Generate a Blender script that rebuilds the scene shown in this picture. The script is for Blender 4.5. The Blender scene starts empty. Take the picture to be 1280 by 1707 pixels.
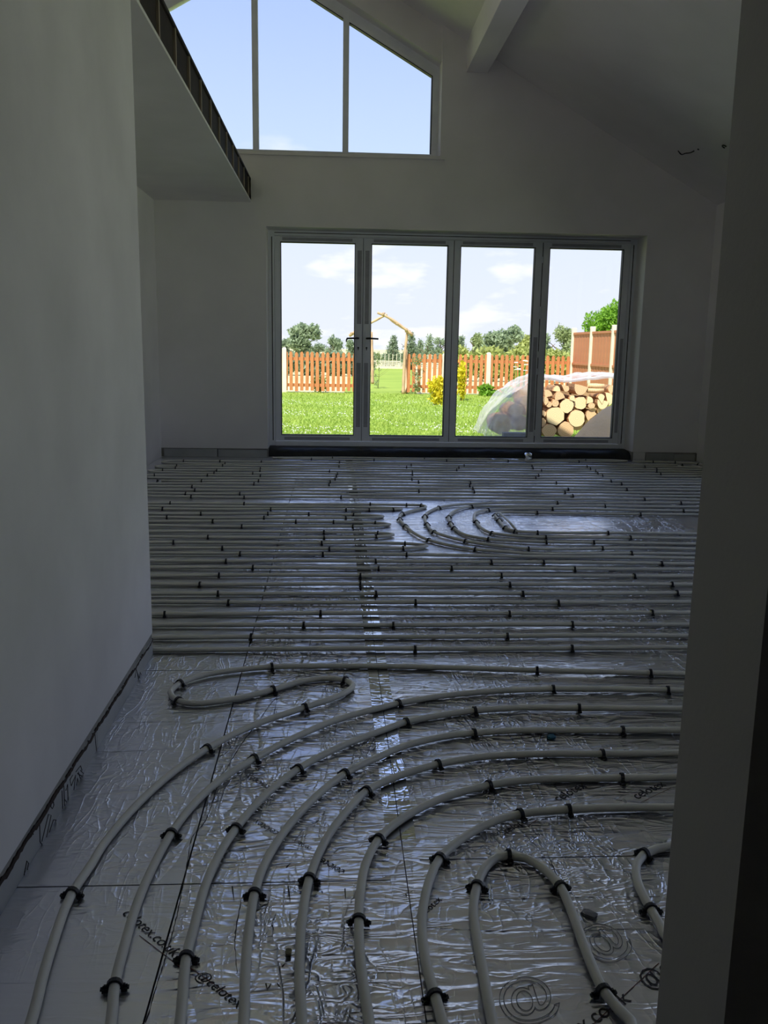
import bpy, math, random
import numpy as np
from mathutils import Vector, Matrix

random.seed(7)
rng = np.random.default_rng(7)
sc = bpy.context.scene
C = sc.collection

# ------------------------------------------------------------------ camera
F, CX, CY, CAM_H = 1460.0, 640.0, 853.5, 1.08
YAW, PITCH, ROLL = math.radians(3.447), math.radians(10.67), math.radians(0.932)
fw = Vector((math.sin(YAW) * math.cos(PITCH), math.cos(YAW) * math.cos(PITCH), -math.sin(PITCH)))
r0 = Vector((math.cos(YAW), -math.sin(YAW), 0.0))
u0 = r0.cross(fw)
rt = r0 * math.cos(ROLL) + u0 * math.sin(ROLL)
up = -r0 * math.sin(ROLL) + u0 * math.cos(ROLL)
cam = bpy.data.cameras.new('camera')
cam.sensor_fit = 'VERTICAL'
cam.sensor_height = 36.0
cam.lens = F / 1707.0 * 36.0
cam.clip_start = 0.02
cam.clip_end = 600
cam_o = bpy.data.objects.new('camera', cam)
C.objects.link(cam_o)
M4 = Matrix((rt, up, -fw)).transposed().to_4x4()
M4.translation = (0, 0, CAM_H)
cam_o.matrix_world = M4
sc.camera = cam_o

# ------------------------------------------------------------------ view, sky, sun
sc.view_settings.view_transform = 'Standard'
sc.view_settings.look = 'None'
sc.view_settings.exposure = 0.0
sc.view_settings.gamma = 1.0
sc.view_settings.use_curve_mapping = False
sc.cycles.max_bounces = 10
sc.cycles.diffuse_bounces = 7
sc.cycles.glossy_bounces = 4
sc.cycles.transparent_max_bounces = 16
sc.cycles.sample_clamp_indirect = 6.0
sc.cycles.caustics_reflective = False

SKY_STRENGTH = 1.14
world = bpy.data.worlds.new('sky')
sc.world = world
world.use_nodes = True
wt = world.node_tree
wt.nodes.clear()


def wn(t, **kw):
    n = wt.nodes.new(t)
    for k, v in kw.items():
        setattr(n, k, v)
    return n


w_out = wn('ShaderNodeOutputWorld')
w_bg = wn('ShaderNodeBackground')
w_bg.inputs['Strength'].default_value = SKY_STRENGTH
w_tc = wn('ShaderNodeTexCoord')
w_sep = wn('ShaderNodeSeparateXYZ')
wt.links.new(w_tc.outputs['Generated'], w_sep.inputs[0])
w_ramp = wn('ShaderNodeValToRGB')
wt.links.new(w_sep.outputs['Z'], w_ramp.inputs[0])
cr = w_ramp.color_ramp
stops = [(0.0, (0.84, 0.87, 1.0)), (0.10, (0.78, 0.84, 1.0)), (0.20, (0.60, 0.74, 1.0)), (0.36, (0.43, 0.57, 1.0)), (1.0, (0.16, 0.28, 0.72))]
cr.elements[0].position, cr.elements[0].color = stops[0][0], (*stops[0][1], 1)
cr.elements[1].position, cr.elements[1].color = stops[-1][0], (*stops[-1][1], 1)
for p_, c_ in stops[1:-1]:
    e_ = cr.elements.new(p_)
    e_.color = (*c_, 1)
w_add = wn('ShaderNodeMath', operation='ADD')
w_add.inputs[1].default_value = 0.30
wt.links.new(w_sep.outputs['Z'], w_add.inputs[0])
w_max = wn('ShaderNodeMath', operation='MAXIMUM')
w_max.inputs[1].default_value = 0.05
wt.links.new(w_add.outputs[0], w_max.inputs[0])
w_dx = wn('ShaderNodeMath', operation='DIVIDE')
w_dy = wn('ShaderNodeMath', operation='DIVIDE')
wt.links.new(w_sep.outputs['X'], w_dx.inputs[0])
wt.links.new(w_max.outputs[0], w_dx.inputs[1])
wt.links.new(w_sep.outputs['Y'], w_dy.inputs[0])
wt.links.new(w_max.outputs[0], w_dy.inputs[1])
w_comb = wn('ShaderNodeCombineXYZ')
wt.links.new(w_dx.outputs[0], w_comb.inputs[0])
wt.links.new(w_dy.outputs[0], w_comb.inputs[1])
w_noise = wn('ShaderNodeTexNoise')
w_noise.inputs['Scale'].default_value = 3.4
w_noise.inputs['Detail'].default_value = 5.0
w_off = wn('ShaderNodeVectorMath', operation='ADD')
w_off.inputs[1].default_value = (9.7, 5.2, 0.0)
wt.links.new(w_comb.outputs[0], w_off.inputs[0])
w_noise.inputs['Roughness'].default_value = 0.5
wt.links.new(w_off.outputs[0], w_noise.inputs['Vector'])
w_cr = wn('ShaderNodeValToRGB')
w_cr.color_ramp.elements[0].position = 0.55
w_cr.color_ramp.elements[1].position = 0.66
wt.links.new(w_noise.outputs[0], w_cr.inputs[0])
w_band = wn('ShaderNodeMapRange', interpolation_type='SMOOTHSTEP')
w_band.inputs[1].default_value = 0.24
w_band.inputs[2].default_value = 0.17
w_band.inputs[3].default_value = 0.0
w_band.inputs[4].default_value = 1.0
wt.links.new(w_sep.outputs['Z'], w_band.inputs[0])
w_mul = wn('ShaderNodeMath', operation='MULTIPLY')
wt.links.new(w_cr.outputs[0], w_mul.inputs[0])
wt.links.new(w_band.outputs[0], w_mul.inputs[1])
w_mix = wn('ShaderNodeMix', data_type='RGBA')
wt.links.new(w_mul.outputs[0], w_mix.inputs[0])
wt.links.new(w_ramp.outputs[0], w_mix.inputs[6])
w_mix.inputs[7].default_value = (1.02, 1.02, 1.04, 1)
wt.links.new(w_mix.outputs[2], w_bg.inputs[0])
wt.links.new(w_bg.outputs[0], w_out.inputs[0])

SUN_AZ, SUN_EL = math.radians(27), math.radians(57)     # light travels towards +Y and +X
sun = bpy.data.lights.new('sun', 'SUN')
sun.energy = 7.5
sun.color = (1.0, 0.95, 0.86)
sun.angle = math.radians(0.6)
sun_o = bpy.data.objects.new('sun', sun)
C.objects.link(sun_o)
sd = Vector((math.sin(SUN_AZ) * math.cos(SUN_EL), math.cos(SUN_AZ) * math.cos(SUN_EL), -math.sin(SUN_EL)))
sun_o.rotation_euler = sd.to_track_quat('-Z', 'Y').to_euler()


def portal(name, loc, sx, sy, rot=(-90, 0, 0)):
    """sampling guide in a glazed opening (emits nothing itself)"""
    l = bpy.data.lights.new(name, 'AREA')
    l.shape = 'RECTANGLE'
    l.size, l.size_y = sx, sy
    l.cycles.is_portal = True
    o = bpy.data.objects.new(name, l)
    C.objects.link(o)
    o.location = loc
    o.rotation_euler = [math.radians(a) for a in rot]


portal('door_portal', (1.185, 8.97, 1.13), 3.63, 2.1)
portal('window_portal', (-0.737, 8.97, 3.75), 3.5, 1.9)
portal('side_portal', (3.83, 4.3, 1.19), 2.2, 5.7, (0, 90, 0))


# ------------------------------------------------------------------ helpers
def ray(px, py):
    return fw * F + rt * (px - CX) - up * (py - CY)


def on_floor(px, py, z=0.0):
    d = ray(px, py)
    return Vector((0, 0, CAM_H)) + d * ((z - CAM_H) / d.z)


def on_y(px, py, Y):
    d = ray(px, py)
    return Vector((0, 0, CAM_H)) + d * (Y / d.y)


def on_x(px, py, X):
    d = ray(px, py)
    return Vector((0, 0, CAM_H)) + d * (X / d.x)


class MB:
    def __init__(self):
        self.v, self.f, self.m, self.s = [], [], [], []

    def add(self, vs, fs, mi=0, smooth=False):
        b = len(self.v)
        self.v += [tuple(p) for p in vs]
        for f in fs:
            self.f.append([b + i for i in f])
            self.m.append(mi)
            self.s.append(smooth)
        return self

    def box(self, x0, x1, y0, y1, z0, z1, mi=0):
        vs = [(x, y, z) for z in (z0, z1) for y in (y0, y1) for x in (x0, x1)]
        return self.add(vs, [(0, 2, 3, 1), (4, 5, 7, 6), (0, 1, 5, 4), (2, 6, 7, 3), (0, 4, 6, 2), (1, 3, 7, 5)], mi)

    def prism_y(self, poly, y0, y1, mi=0):
        """poly: list of (x,z), extruded along Y"""
        n = len(poly)
        area = sum(poly[i][0] * poly[(i + 1) % n][1] - poly[(i + 1) % n][0] * poly[i][1] for i in range(n))
        if area < 0:
            poly = poly[::-1]
        vs = [(x, y0, z) for x, z in poly] + [(x, y1, z) for x, z in poly]
        fs = [tuple(range(n)), tuple(range(2 * n - 1, n - 1, -1))]
        for i in range(n):
            j = (i + 1) % n
            fs.append((i, i + n, j + n, j))
        return self.add(vs, fs, mi)

    def tube(self, pts, r, n=10, mi=0, caps=True, mi_cap=None, squash=1.0):
        pts = [Vector(p) for p in pts]
        rs = r if isinstance(r, (list, tuple)) else [r] * len(pts)
        b = len(self.v)
        prev = None
        for i, p in enumerate(pts):
            t = (pts[min(i + 1, len(pts) - 1)] - pts[max(i - 1, 0)]).normalized()
            if prev is None:
                a = Vector((0, 0, 1)) if abs(t.z) < 0.9 else Vector((1, 0, 0))
                nrm = (a - t * a.dot(t)).normalized()
            else:
                nrm = (prev - t * prev.dot(t)).normalized()
            prev = nrm
            bi = t.cross(nrm)
            for k in range(n):
                a = 2 * math.pi * k / n
                self.v.append(tuple(p + (nrm * math.cos(a) * squash + bi * math.sin(a)) * rs[i]))
        for i in range(len(pts) - 1):
            for k in range(n):
                k2 = (k + 1) % n
                self.f.append([b + i * n + k, b + i * n + k2, b + (i + 1) * n + k2, b + (i + 1) * n + k])
                self.m.append(mi)
                self.s.append(True)
        if caps:
            mc = mi if mi_cap is None else mi_cap
            self.f.append([b + k for k in range(n - 1, -1, -1)])
            self.m.append(mc)
            self.s.append(False)
            e = b + (len(pts) - 1) * n
            self.f.append([e + k for k in range(n)])
            self.m.append(mc)
            self.s.append(False)
        return self

    def mesh(self, name, mats):
        me = bpy.data.meshes.new(name)
        me.from_pydata(self.v, [], self.f)
        for m in (mats if isinstance(mats, (list, tuple)) else [mats]):
            me.materials.append(m)
        me.polygons.foreach_set('material_index', self.m)
        me.polygons.foreach_set('use_smooth', self.s)
        me.update()
        return me

    def build(self, name, mats, parent=None):
        o = bpy.data.objects.new(name, self.mesh(name, mats))
        C.objects.link(o)
        if parent:
            o.parent = parent
        return o


def bevel(o, w, seg=2):
    m = o.modifiers.new('bevel', 'BEVEL')
    m.width = w
    m.segments = seg
    m.limit_method = 'ANGLE'
    return o


def tag(o, label=None, cat=None, group=None, kind=None):
    if label:
        o['label'] = label
    if cat:
        o['category'] = cat
    if group:
        o['group'] = group
    if kind:
        o['kind'] = kind
    return o


def empty(name, loc=(0, 0, 0)):
    o = bpy.data.objects.new(name, None)
    o.empty_display_size = 0.1
    C.objects.link(o)
    o.location = loc
    return o


# ------------------------------------------------------------------ materials
def mat(name, col, rough=0.6, metal=0.0, var=0.0, scale=8.0, bump=0.0, bscale=60.0, bdist=0.002, spec=0.5, trans=0.0, stretch=None, col2=None, detail=4.0):
    m = bpy.data.materials.new(name)
    m.use_nodes = True
    t = m.node_tree
    b = t.nodes['Principled BSDF']
    b.inputs['Base Color'].default_value = (*col, 1)
    b.inputs['Roughness'].default_value = rough
    b.inputs['Metallic'].default_value = metal
    b.inputs['Specular IOR Level'].default_value = spec
    tc = t.nodes.new('ShaderNodeTexCoord')
    vec = tc.outputs['Object']
    if stretch:
        mp = t.nodes.new('ShaderNodeMapping')
        mp.inputs['Scale'].default_value = stretch
        t.links.new(vec, mp.inputs[0])
        vec = mp.outputs[0]
    if var > 0 or col2:
        n = t.nodes.new('ShaderNodeTexNoise')
        n.inputs['Scale'].default_value = scale
        n.inputs['Detail'].default_value = detail
        t.links.new(vec, n.inputs['Vector'])
        r = t.nodes.new('ShaderNodeValToRGB')
        r.color_ramp.elements[0].position = 0.3
        r.color_ramp.elements[1].position = 0.7
        c2 = col2 if col2 else tuple(min(1, c * (1 + var)) for c in col)
        c1 = col if col2 else tuple(c * (1 - var) for c in col)
        r.color_ramp.elements[0].color = (*c1, 1)
        r.color_ramp.elements[1].color = (*c2, 1)
        t.links.new(n.outputs[0], r.inputs[0])
        t.links.new(r.outputs[0], b.inputs['Base Color'])
    if bump > 0:
        n2 = t.nodes.new('ShaderNodeTexNoise')
        n2.inputs['Scale'].default_value = bscale
        n2.inputs['Detail'].default_value = 4
        t.links.new(vec, n2.inputs['Vector'])
        bp = t.nodes.new('ShaderNodeBump')
        bp.inputs['Strength'].default_value = bump
        bp.inputs['Distance'].default_value = bdist
        t.links.new(n2.outputs[0], bp.inputs['Height'])
        t.links.new(bp.outputs[0], b.inputs['Normal'])
    return m


def leaf_mat(name, c1, c2):
    m = mat(name, c1, 0.55, col2=c2, scale=3.0, spec=0.3)
    t = m.node_tree
    b = t.nodes['Principled BSDF']
    tr = t.nodes.new('ShaderNodeBsdfTranslucent')
    tr.inputs[0].default_value = (*[min(1, x * 1.3) for x in c2], 1)
    mx = t.nodes.new('ShaderNodeMixShader')
    mx.inputs[0].default_value = 0.3
    out = t.nodes['Material Output']
    t.links.new(b.outputs[0], mx.inputs[1])
    t.links.new(tr.outputs[0], mx.inputs[2])
    t.links.new(mx.outputs[0], out.inputs[0])
    return m


def foil_mat(name, base, rough, wr_str, crumple, fine):
    m = bpy.data.materials.new(name)
    m.use_nodes = True
    t = m.node_tree
    N = t.nodes
    L = t.links
    b = N['Principled BSDF']
    b.inputs['Base Color'].default_value = (*base, 1)
    b.inputs['Metallic'].default_value = 1.0
    tc = N.new('ShaderNodeTexCoord')

    def mapped(scale):
        mp = N.new('ShaderNodeMapping')
        mp.inputs['Scale'].default_value = scale
        L.new(tc.outputs['Object'], mp.inputs[0])
        return mp.outputs[0]

    def noise(scale, detail, dist=0.0, rough_=0.5):
        n = N.new('ShaderNodeTexNoise')
        n.inputs['Scale'].default_value = 1.0
        n.inputs['Detail'].default_value = detail
        n.inputs['Distortion'].default_value = dist
        n.inputs['Roughness'].default_value = rough_
        L.new(mapped(scale), n.inputs['Vector'])
        return n.outputs[0]

    def math_(op, a, bb=None):
        n = N.new('ShaderNodeMath')
        n.operation = op
        for i, x in enumerate((a, bb)):
            if x is None:
                continue
            if isinstance(x, (int, float)):
                n.inputs[i].default_value = x
            else:
                L.new(x, n.inputs[i])
        return n.outputs[0]

    def ridge(x, power):
        a = math_('ABSOLUTE', math_('SUBTRACT', x, 0.5))
        a = math_('SUBTRACT', 1.0, math_('MULTIPLY', a, 5.0))
        a = math_('MAXIMUM', a, 0.0)
        return math_('POWER', a, power)

    amp = N.new('ShaderNodeMapRange')
    amp.inputs[1].default_value = 0.36
    amp.inputs[2].default_value = 0.60
    amp.inputs[3].default_value = 0.30
    L.new(noise((1.6, 1.1, 1), 2), amp.inputs[0])
    amp2 = N.new('ShaderNodeMapRange')
    amp2.inputs[1].default_value = 0.44
    amp2.inputs[2].default_value = 0.60
    amp2.inputs[3].default_value = 0.12
    L.new(noise((2.7, 1.3, 2.2), 2), amp2.inputs[0])
    w1 = ridge(noise((4.0, 19, 1), 2.5, 0.8), 2.6)      # long sideways creases
    w2 = ridge(noise((12, 26, 1), 1.5, 1.2), 2.0)       # shorter crumples
    w3 = ridge(noise((2.4, 1.3, 1), 2.0, 0.9), 9.0)     # rare long cracks
    w5 = ridge(noise((20, 5, 1), 2.0, 1.0), 5.0)        # sideways-standing squiggles
    w4 = noise((7, 60, 1), 3.0, 0.3)                    # fine film ripple
    h = math_('MULTIPLY', math_('MULTIPLY', w1, amp.outputs[0]), wr_str)
    h = math_('ADD', h, math_('MULTIPLY', math_('MULTIPLY', w2, amp2.outputs[0]), crumple))
    h = math_('SUBTRACT', h, math_('MULTIPLY', w3, 0.55 * wr_str))
    h = math_('ADD', h, math_('MULTIPLY', math_('MULTIPLY', w5, amp2.outputs[0]), 0.9 * crumple))
    h = math_('ADD', h, math_('MULTIPLY', w4, fine))
    h = math_('ADD', h, math_('MULTIPLY', noise((2.2, 3.0, 1), 1.0), 1.2 * wr_str))
    bp = N.new('ShaderNodeBump')
    bp.inputs['Strength'].default_value = 1.0
    bp.inputs['Distance'].default_value = 0.0036
    L.new(h, bp.inputs['Height'])
    L.new(bp.outputs[0], b.inputs['Normal'])
    rr = N.new('ShaderNodeMapRange')
    rr.inputs[3].default_value = rough * 0.8
    rr.inputs[4].default_value = rough * 1.25
    L.new(noise((5, 5, 5), 3), rr.inputs[0])
    L.new(rr.outputs[0], b.inputs['Roughness'])
    return m


def glass_mat(name):
    m = bpy.data.materials.new(name)
    m.use_nodes = True
    t = m.node_tree
    t.nodes.clear()
    out = t.nodes.new('ShaderNodeOutputMaterial')
    tr = t.nodes.new('ShaderNodeBsdfTransparent')
    tr.inputs[0].default_value = (0.97, 0.98, 0.98, 1)
    gl = t.nodes.new('ShaderNodeBsdfGlossy')
    gl.inputs['Roughness'].default_value = 0.01
    fr = t.nodes.new('ShaderNodeFresnel')
    fr.inputs[0].default_value = 1.28
    mx = t.nodes.new('ShaderNodeMixShader')
    t.links.new(fr.outputs[0], mx.inputs[0])
    t.links.new(tr.outputs[0], mx.inputs[1])
    t.links.new(gl.outputs[0], mx.inputs[2])
    t.links.new(mx.outputs[0], out.inputs[0])
    return m


PL = 0.86
m_plaster = mat('plaster', (PL, PL * 0.972, PL * 0.975), 0.85, var=0.05, scale=1.7, bump=0.25, bscale=45, bdist=0.002, spec=0.2)
m_plaster_old = mat('plaster_trowelled', (0.80, 0.785, 0.785), 0.8, var=0.10, scale=2.2, bump=0.3, bscale=30, bdist=0.002, spec=0.25)
m_plaster_dark = mat('plaster_dark', (0.50, 0.48, 0.455), 0.85, var=0.05, scale=2.0, bump=0.4, bscale=120, bdist=0.001, spec=0.2)  # darker plaster: shade on the near wall put into the base colour
m_block = mat('bare_block', (0.30, 0.29, 0.27), 0.95, var=0.3, scale=9, bump=0.5, bscale=40, bdist=0.006)
m_upstand = mat('upstand_board', (0.42, 0.43, 0.43), 0.55, var=0.1, scale=5, bump=0.2, bscale=25)
m_dark = mat('dark_gap', (0.035, 0.022, 0.017), 0.95, var=0.3, scale=20)
m_foil = foil_mat('foil_board', (0.88, 0.88, 0.93), 0.27, 0.95, 0.9, 0.24)
m_foil_flat = foil_mat('foil_board_flat', (0.86, 0.86, 0.90), 0.30, 0.38, 0.32, 0.34)
m_foil_crumpled = foil_mat('foil_board_crumpled', (0.87, 0.87, 0.92), 0.25, 0.95, 1.05, 0.22)
m_tape = foil_mat('foil_tape', (0.97, 0.97, 0.97), 0.05, 0.05, 0.16, 0.05)
m_joint = mat('board_core', (0.28, 0.26, 0.2), 0.9, var=0.2, scale=20)
m_pipe = mat('pipe_plastic', (0.80, 0.785, 0.71), 0.42, var=0.06, scale=4, spec=0.4)
m_clip = mat('clip_plastic', (0.022, 0.022, 0.025), 0.5, spec=0.4)
m_frame = mat('frame_paint', (0.84, 0.86, 0.90), 0.45, var=0.04, scale=6)
m_film = mat('protective_film', (0.42, 0.42, 0.46), 0.35, var=0.1, scale=15)
m_gasket = mat('black_gasket', (0.012, 0.012, 0.013), 0.6)
m_handle = mat('handle_metal', (0.03, 0.03, 0.032), 0.35)
m_glass = glass_mat('glass')
m_membrane = mat('black_membrane', (0.012, 0.012, 0.013), 0.55, bump=0.6, bscale=12, bdist=0.02)
m_bay_dark = mat('dark_bay', (0.022, 0.012, 0.009), 0.9, var=0.3, scale=12)  # near-black: the dark of the open joist bays put into the colour
m_joist = mat('joist_timber', (0.36, 0.29, 0.22), 0.8, var=0.15, scale=10)
m_ink = mat('print_ink', (0.035, 0.028, 0.03), 0.7)
m_inkred = mat('print_ink_red', (0.16, 0.05, 0.05), 0.7)
m_inkgrey = mat('print_ink_grey', (0.20, 0.20, 0.21), 0.6)
m_blue = mat('blue_plastic', (0.015, 0.12, 0.20), 0.4)
m_black = mat('black_cable', (0.01, 0.01, 0.01), 0.5)
m_white = mat('white_crumb', (0.8, 0.8, 0.78), 0.8)

# ------------------------------------------------------------------ the shell
D = 8.575                      # inner face of the wall with the doors
XL, XR = -1.657, 3.655         # room sides
RX, RZ, SL = -0.737, 4.913, 0.558


def roof_z(x):
    return RZ - SL * abs(x - RX)


DX0, DX1, DZ1 = -0.63, 3.0, 2.17
WX1, WX0, WZ0 = 0.984, -2.458, 2.825


def win_z(x):
    return roof_z(x) - 0.283


# floor
fl = MB().box(-1.75, 3.75, -1.7, 8.95, -0.30, -0.045).build('floor', m_joint)
tag(fl, 'silver foil-faced insulation floor under the grey heating pipes', 'floor', kind='structure')


def board(x0, x1, y0, y1, m):
    g = 0.0018
    o = MB().box(x0 + g, x1 - g, y0 + g, y1 - g, -0.045, 0.0).build('insulation_board', m, fl)
    return o


for (bx0, bx1, off) in ((-1.657, -0.30, 0.43), (-0.30, 0.158, 0.43), (0.158, 2.52, 0.50), (2.52, 3.655, 0.50)):
    ys = [-1.7] + [off + 1.2 * k for k in range(0, 7)] + [8.88]
    for a_, b_ in zip(ys[:-1], ys[1:]):
        board(bx0, bx1, a_, b_, m_foil_flat if bx1 < -0.2 else m_foil_crumpled if bx0 < 0 and b_ < 3.2 else m_foil)
for k_, (tx0, tx1) in enumerate(((0.124, 0.1565), (0.1585, 0.191))):
    for (ty0, ty1) in ((-1.6, 1.78), (1.78, 4.2), (4.2, 6.6), (6.6, 8.5)):
        MB().box(tx0, tx1, ty0 + 0.001, ty1, 0.0002, 0.0008).build('foil_tape', m_foil if ty0 < 0 else m_tape, fl)

# wall with the bifold doors and gable window
w = MB()
PB = 0.085
Y1 = 8.95
w.prism_y([(-5.2, PB), (DX0, PB), (DX0, WZ0), (-5.2, WZ0)], D, Y1)
w.prism_y([(DX1, PB), (4.0, PB), (4.0, roof_z(4.0) + 0.1), (XR, roof_z(XR) + 0.05), (DX1, roof_z(DX1) + 0.05)], D, Y1)
w.prism_y([(DX0, DZ1), (DX1, DZ1), (DX1, WZ0), (DX0, WZ0)], D, Y1)
w.prism_y([(WX1, WZ0), (DX1, WZ0), (DX1, roof_z(DX1) + 0.05), (WX1, roof_z(WX1) + 0.05)], D, Y1)
w.prism_y([(RX, win_z(RX)), (WX1, win_z(WX1)), (WX1, roof_z(WX1) + 0.05), (RX, RZ + 0.05)], D + 0.07, Y1)
w.prism_y([(RX, win_z(RX)), (RX, RZ + 0.05), (WX0, roof_z(WX0) + 0.05), (WX0, win_z(WX0))], D + 0.07, Y1)
w.prism_y([(-5.2, WZ0), (WX0, WZ0), (WX0, roof_z(WX0) + 0.05), (-5.2, roof_z(-5.2) + 0.05)], D, Y1)
wall_back = w.build('wall_back', m_plaster)
tag(wall_back, 'pale grey plastered gable wall around the doors and high window', 'wall', kind='structure')
# unplastered strip at its foot
b_ = MB()
b_.box(-5.2, DX0 + 0.004, D + 0.012, Y1, -0.3, PB)
b_.box(DX1 - 0.004, 4.0, D + 0.012, Y1, -0.3, PB)
bb = b_.build('baseboard_back', m_block)
tag(bb, 'bare grey strip below the plaster beside the doors', 'skirting', kind='structure')
xs = [-1.6, -0.95, -0.645]
for a0, a1, dz in ((-1.63, -1.12, 0.0), (-1.11, -0.64, -0.006), (3.01, 3.13, 0.004), (3.135, 3.42, -0.004), (3.425, 3.64, -0.012)):
    MB().box(a0, a1, D - 0.010 + random.uniform(0, 0.006), D + 0.011, 0.001, 0.078 + dz).build('upstand_strip', m_upstand if a0 > 3.1 or a0 < 0 else m_plaster_old, bb)
# black membrane in the gap beneath the door frame
g_ = MB()
nx = 60
vs, fs = [], []
for i in range(nx + 1):
    x = DX0 + 0.002 + (DX1 - DX0 - 0.004) * i / nx
    wob = 0.012 * math.sin(i * 0.9) + 0.008 * math.sin(i * 2.3 + 1)
    for (yy, zz) in ((8.60 + wob, 0.001), (8.615 + wob * 0.6, 0.045 + 0.5 * wob), (8.66 + wob, 0.075 + 0.4 * wob), (8.80, 0.088), (8.93, 0.088)):
        vs.append((x, yy, zz))
for i in range(nx):
    for k in range(4):
        a = i * 5 + k
        fs.append((a, a + 5, a + 6, a + 1))
g_.add(vs, fs, 0, True)
tag(g_.build('trim_1', m_membrane), 'black damp-proof membrane folded under the door frame', 'membrane', kind='structure')
# sill board of the gable window
sb = MB().box(WX0 - 0.05, WX1 + 0.045, D - 0.025, 8.86, WZ0 - 0.028, WZ0 + 0.004).build('trim_2', m_plaster)
tag(bevel(sb, 0.004), 'pale window board under the high gable window', 'window sill', kind='structure')

# near left partition, with bare foot
w = MB()
w.box(-0.76, -0.63, -1.7, 2.993, 0.078, 2.40)
w.box(XL - 0.1, -0.76, 2.873, 2.993, 0.0, 2.38)
wl = w.build('wall_left', m_plaster_old)
tag(wl, 'tall plastered wall filling the near left of the view', 'wall', kind='structure')
# ragged plaster edge along the foot
r_ = MB()
vs, fs = [], []
n_ = 190
for i in range(n_ + 1):
    y = 0.9 + (2.993 - 0.9) * i / n_
    k = 0.0045 * math.sin(i * 0.37) + rng.uniform(-0.0035, 0.0035) + (2.993 - y) * 0.008
    top = 0.053 + 0.4 * k + (2.993 - y) * 0.006
    bot = top - 0.0065 - (2.993 - y) * 0.0035 + rng.uniform(-0.002, 0.002)
    vs += [(-0.6285, y, top + rng.uniform(-.0015, .0025)), (-0.6285, y, bot), (-0.640, y, top), (-0.640, y, bot)]
for i in range(n_):
    a = i * 4
    fs += [(a, a + 1, a + 5, a + 4), (a, a + 4, a + 6, a + 2), (a + 1, a + 3, a + 7, a + 5)]
r_.add(vs, fs)
rg = r_.build('ragged_edge', m_dark, wl)
tag(rg, 'dark ragged gap below the plaster')
bl = MB().box(-0.76, -0.632, -1.7, 2.990, -0.3, 0.078).build('baseboard_left', m_block)
tag(bl, 'pale printed insulation upstand along the near left wall', 'skirting', kind='structure')
for (y0, y1) in ((-1.6, 0.20), (0.205, 1.25), (1.253, 2.245), (2.248, 2.988)):
    MB().box(-0.634, -0.6295, y0, y1, 0.0, 0.0565 + (2.99 - y1) * 0.006).build('upstand_board', m_upstand, bl)

# far left wall, right wall, near wall with the opening the camera looks through
w = MB().box(XL - 0.1, XL, 2.993, D, 0.0, 2.40).build('wall_left_far', m_plaster)
tag(w, 'plastered side wall under the flat ceiling beyond the near left wall', 'wall', kind='structure')
w = MB()
SY0, SY1, SZ0, SZ1 = 1.5, 7.1, 0.10, 2.28       # unseen glazed opening behind the near wall edge, added to brighten the room
w.box(XR, XR + 0.15, 0.82, SY0, 0.08, roof_z(XR) + 0.02)
w.box(XR, XR + 0.15, SY1, Y1, 0.08, roof_z(XR) + 0.02)
w.box(XR, XR + 0.15, SY0, SY1, SZ1, roof_z(XR) + 0.02)
w.box(XR + 0.01, XR + 0.15, 0.82, Y1, -0.3, 0.08)
tag(w.build('wall_right', m_plaster), 'plastered side wall under the low end of the sloping ceiling', 'wall', kind='structure')
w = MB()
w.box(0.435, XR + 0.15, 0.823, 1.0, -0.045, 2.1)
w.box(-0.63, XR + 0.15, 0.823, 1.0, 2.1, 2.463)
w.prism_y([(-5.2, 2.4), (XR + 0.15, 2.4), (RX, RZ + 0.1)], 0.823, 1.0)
tag(w.build('wall_front', m_plaster_dark), 'dark near wall edge filling the right side of the view', 'wall', kind='structure')
w = MB()
w.box(1.6, 1.7, -1.7, 0.823, -0.045, 2.42)
w.box(-0.76, 1.7, -1.8, -1.7, -0.045, 2.42)
tag(w.build('wall_hall', m_plaster_old), 'hall walls behind the viewer', 'wall', kind='structure')
tag(MB().box(-0.76, 1.7, -1.8, 0.823, 2.40, 2.5).build('ceiling_hall', m_plaster_old), 'hall ceiling behind the viewer', 'ceiling', kind='structure')
w = MB().prism_y([(RX, RZ), (4.05, roof_z(4.05)), (4.05, roof_z(4.05) + 0.34), (RX, RZ + 0.34)], 0.6, 9.2).build('ceiling', m_plaster)
tag(w, 'plastered sloping ceiling rising from the right side wall', 'ceiling', kind='structure')
RLX0, RLX1 = -4.35, -3.05                      # unseen rooflights added over the upper floor to brighten the ceiling
RLY = ((2.2, 3.7), (4.5, 6.0))


def left_slab(mb, x0, x1, y0, y1):
    mb.prism_y([(x1, roof_z(x1)), (x1, roof_z(x1) + 0.34), (x0, roof_z(x0) + 0.34), (x0, roof_z(x0))], y0, y1)


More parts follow.
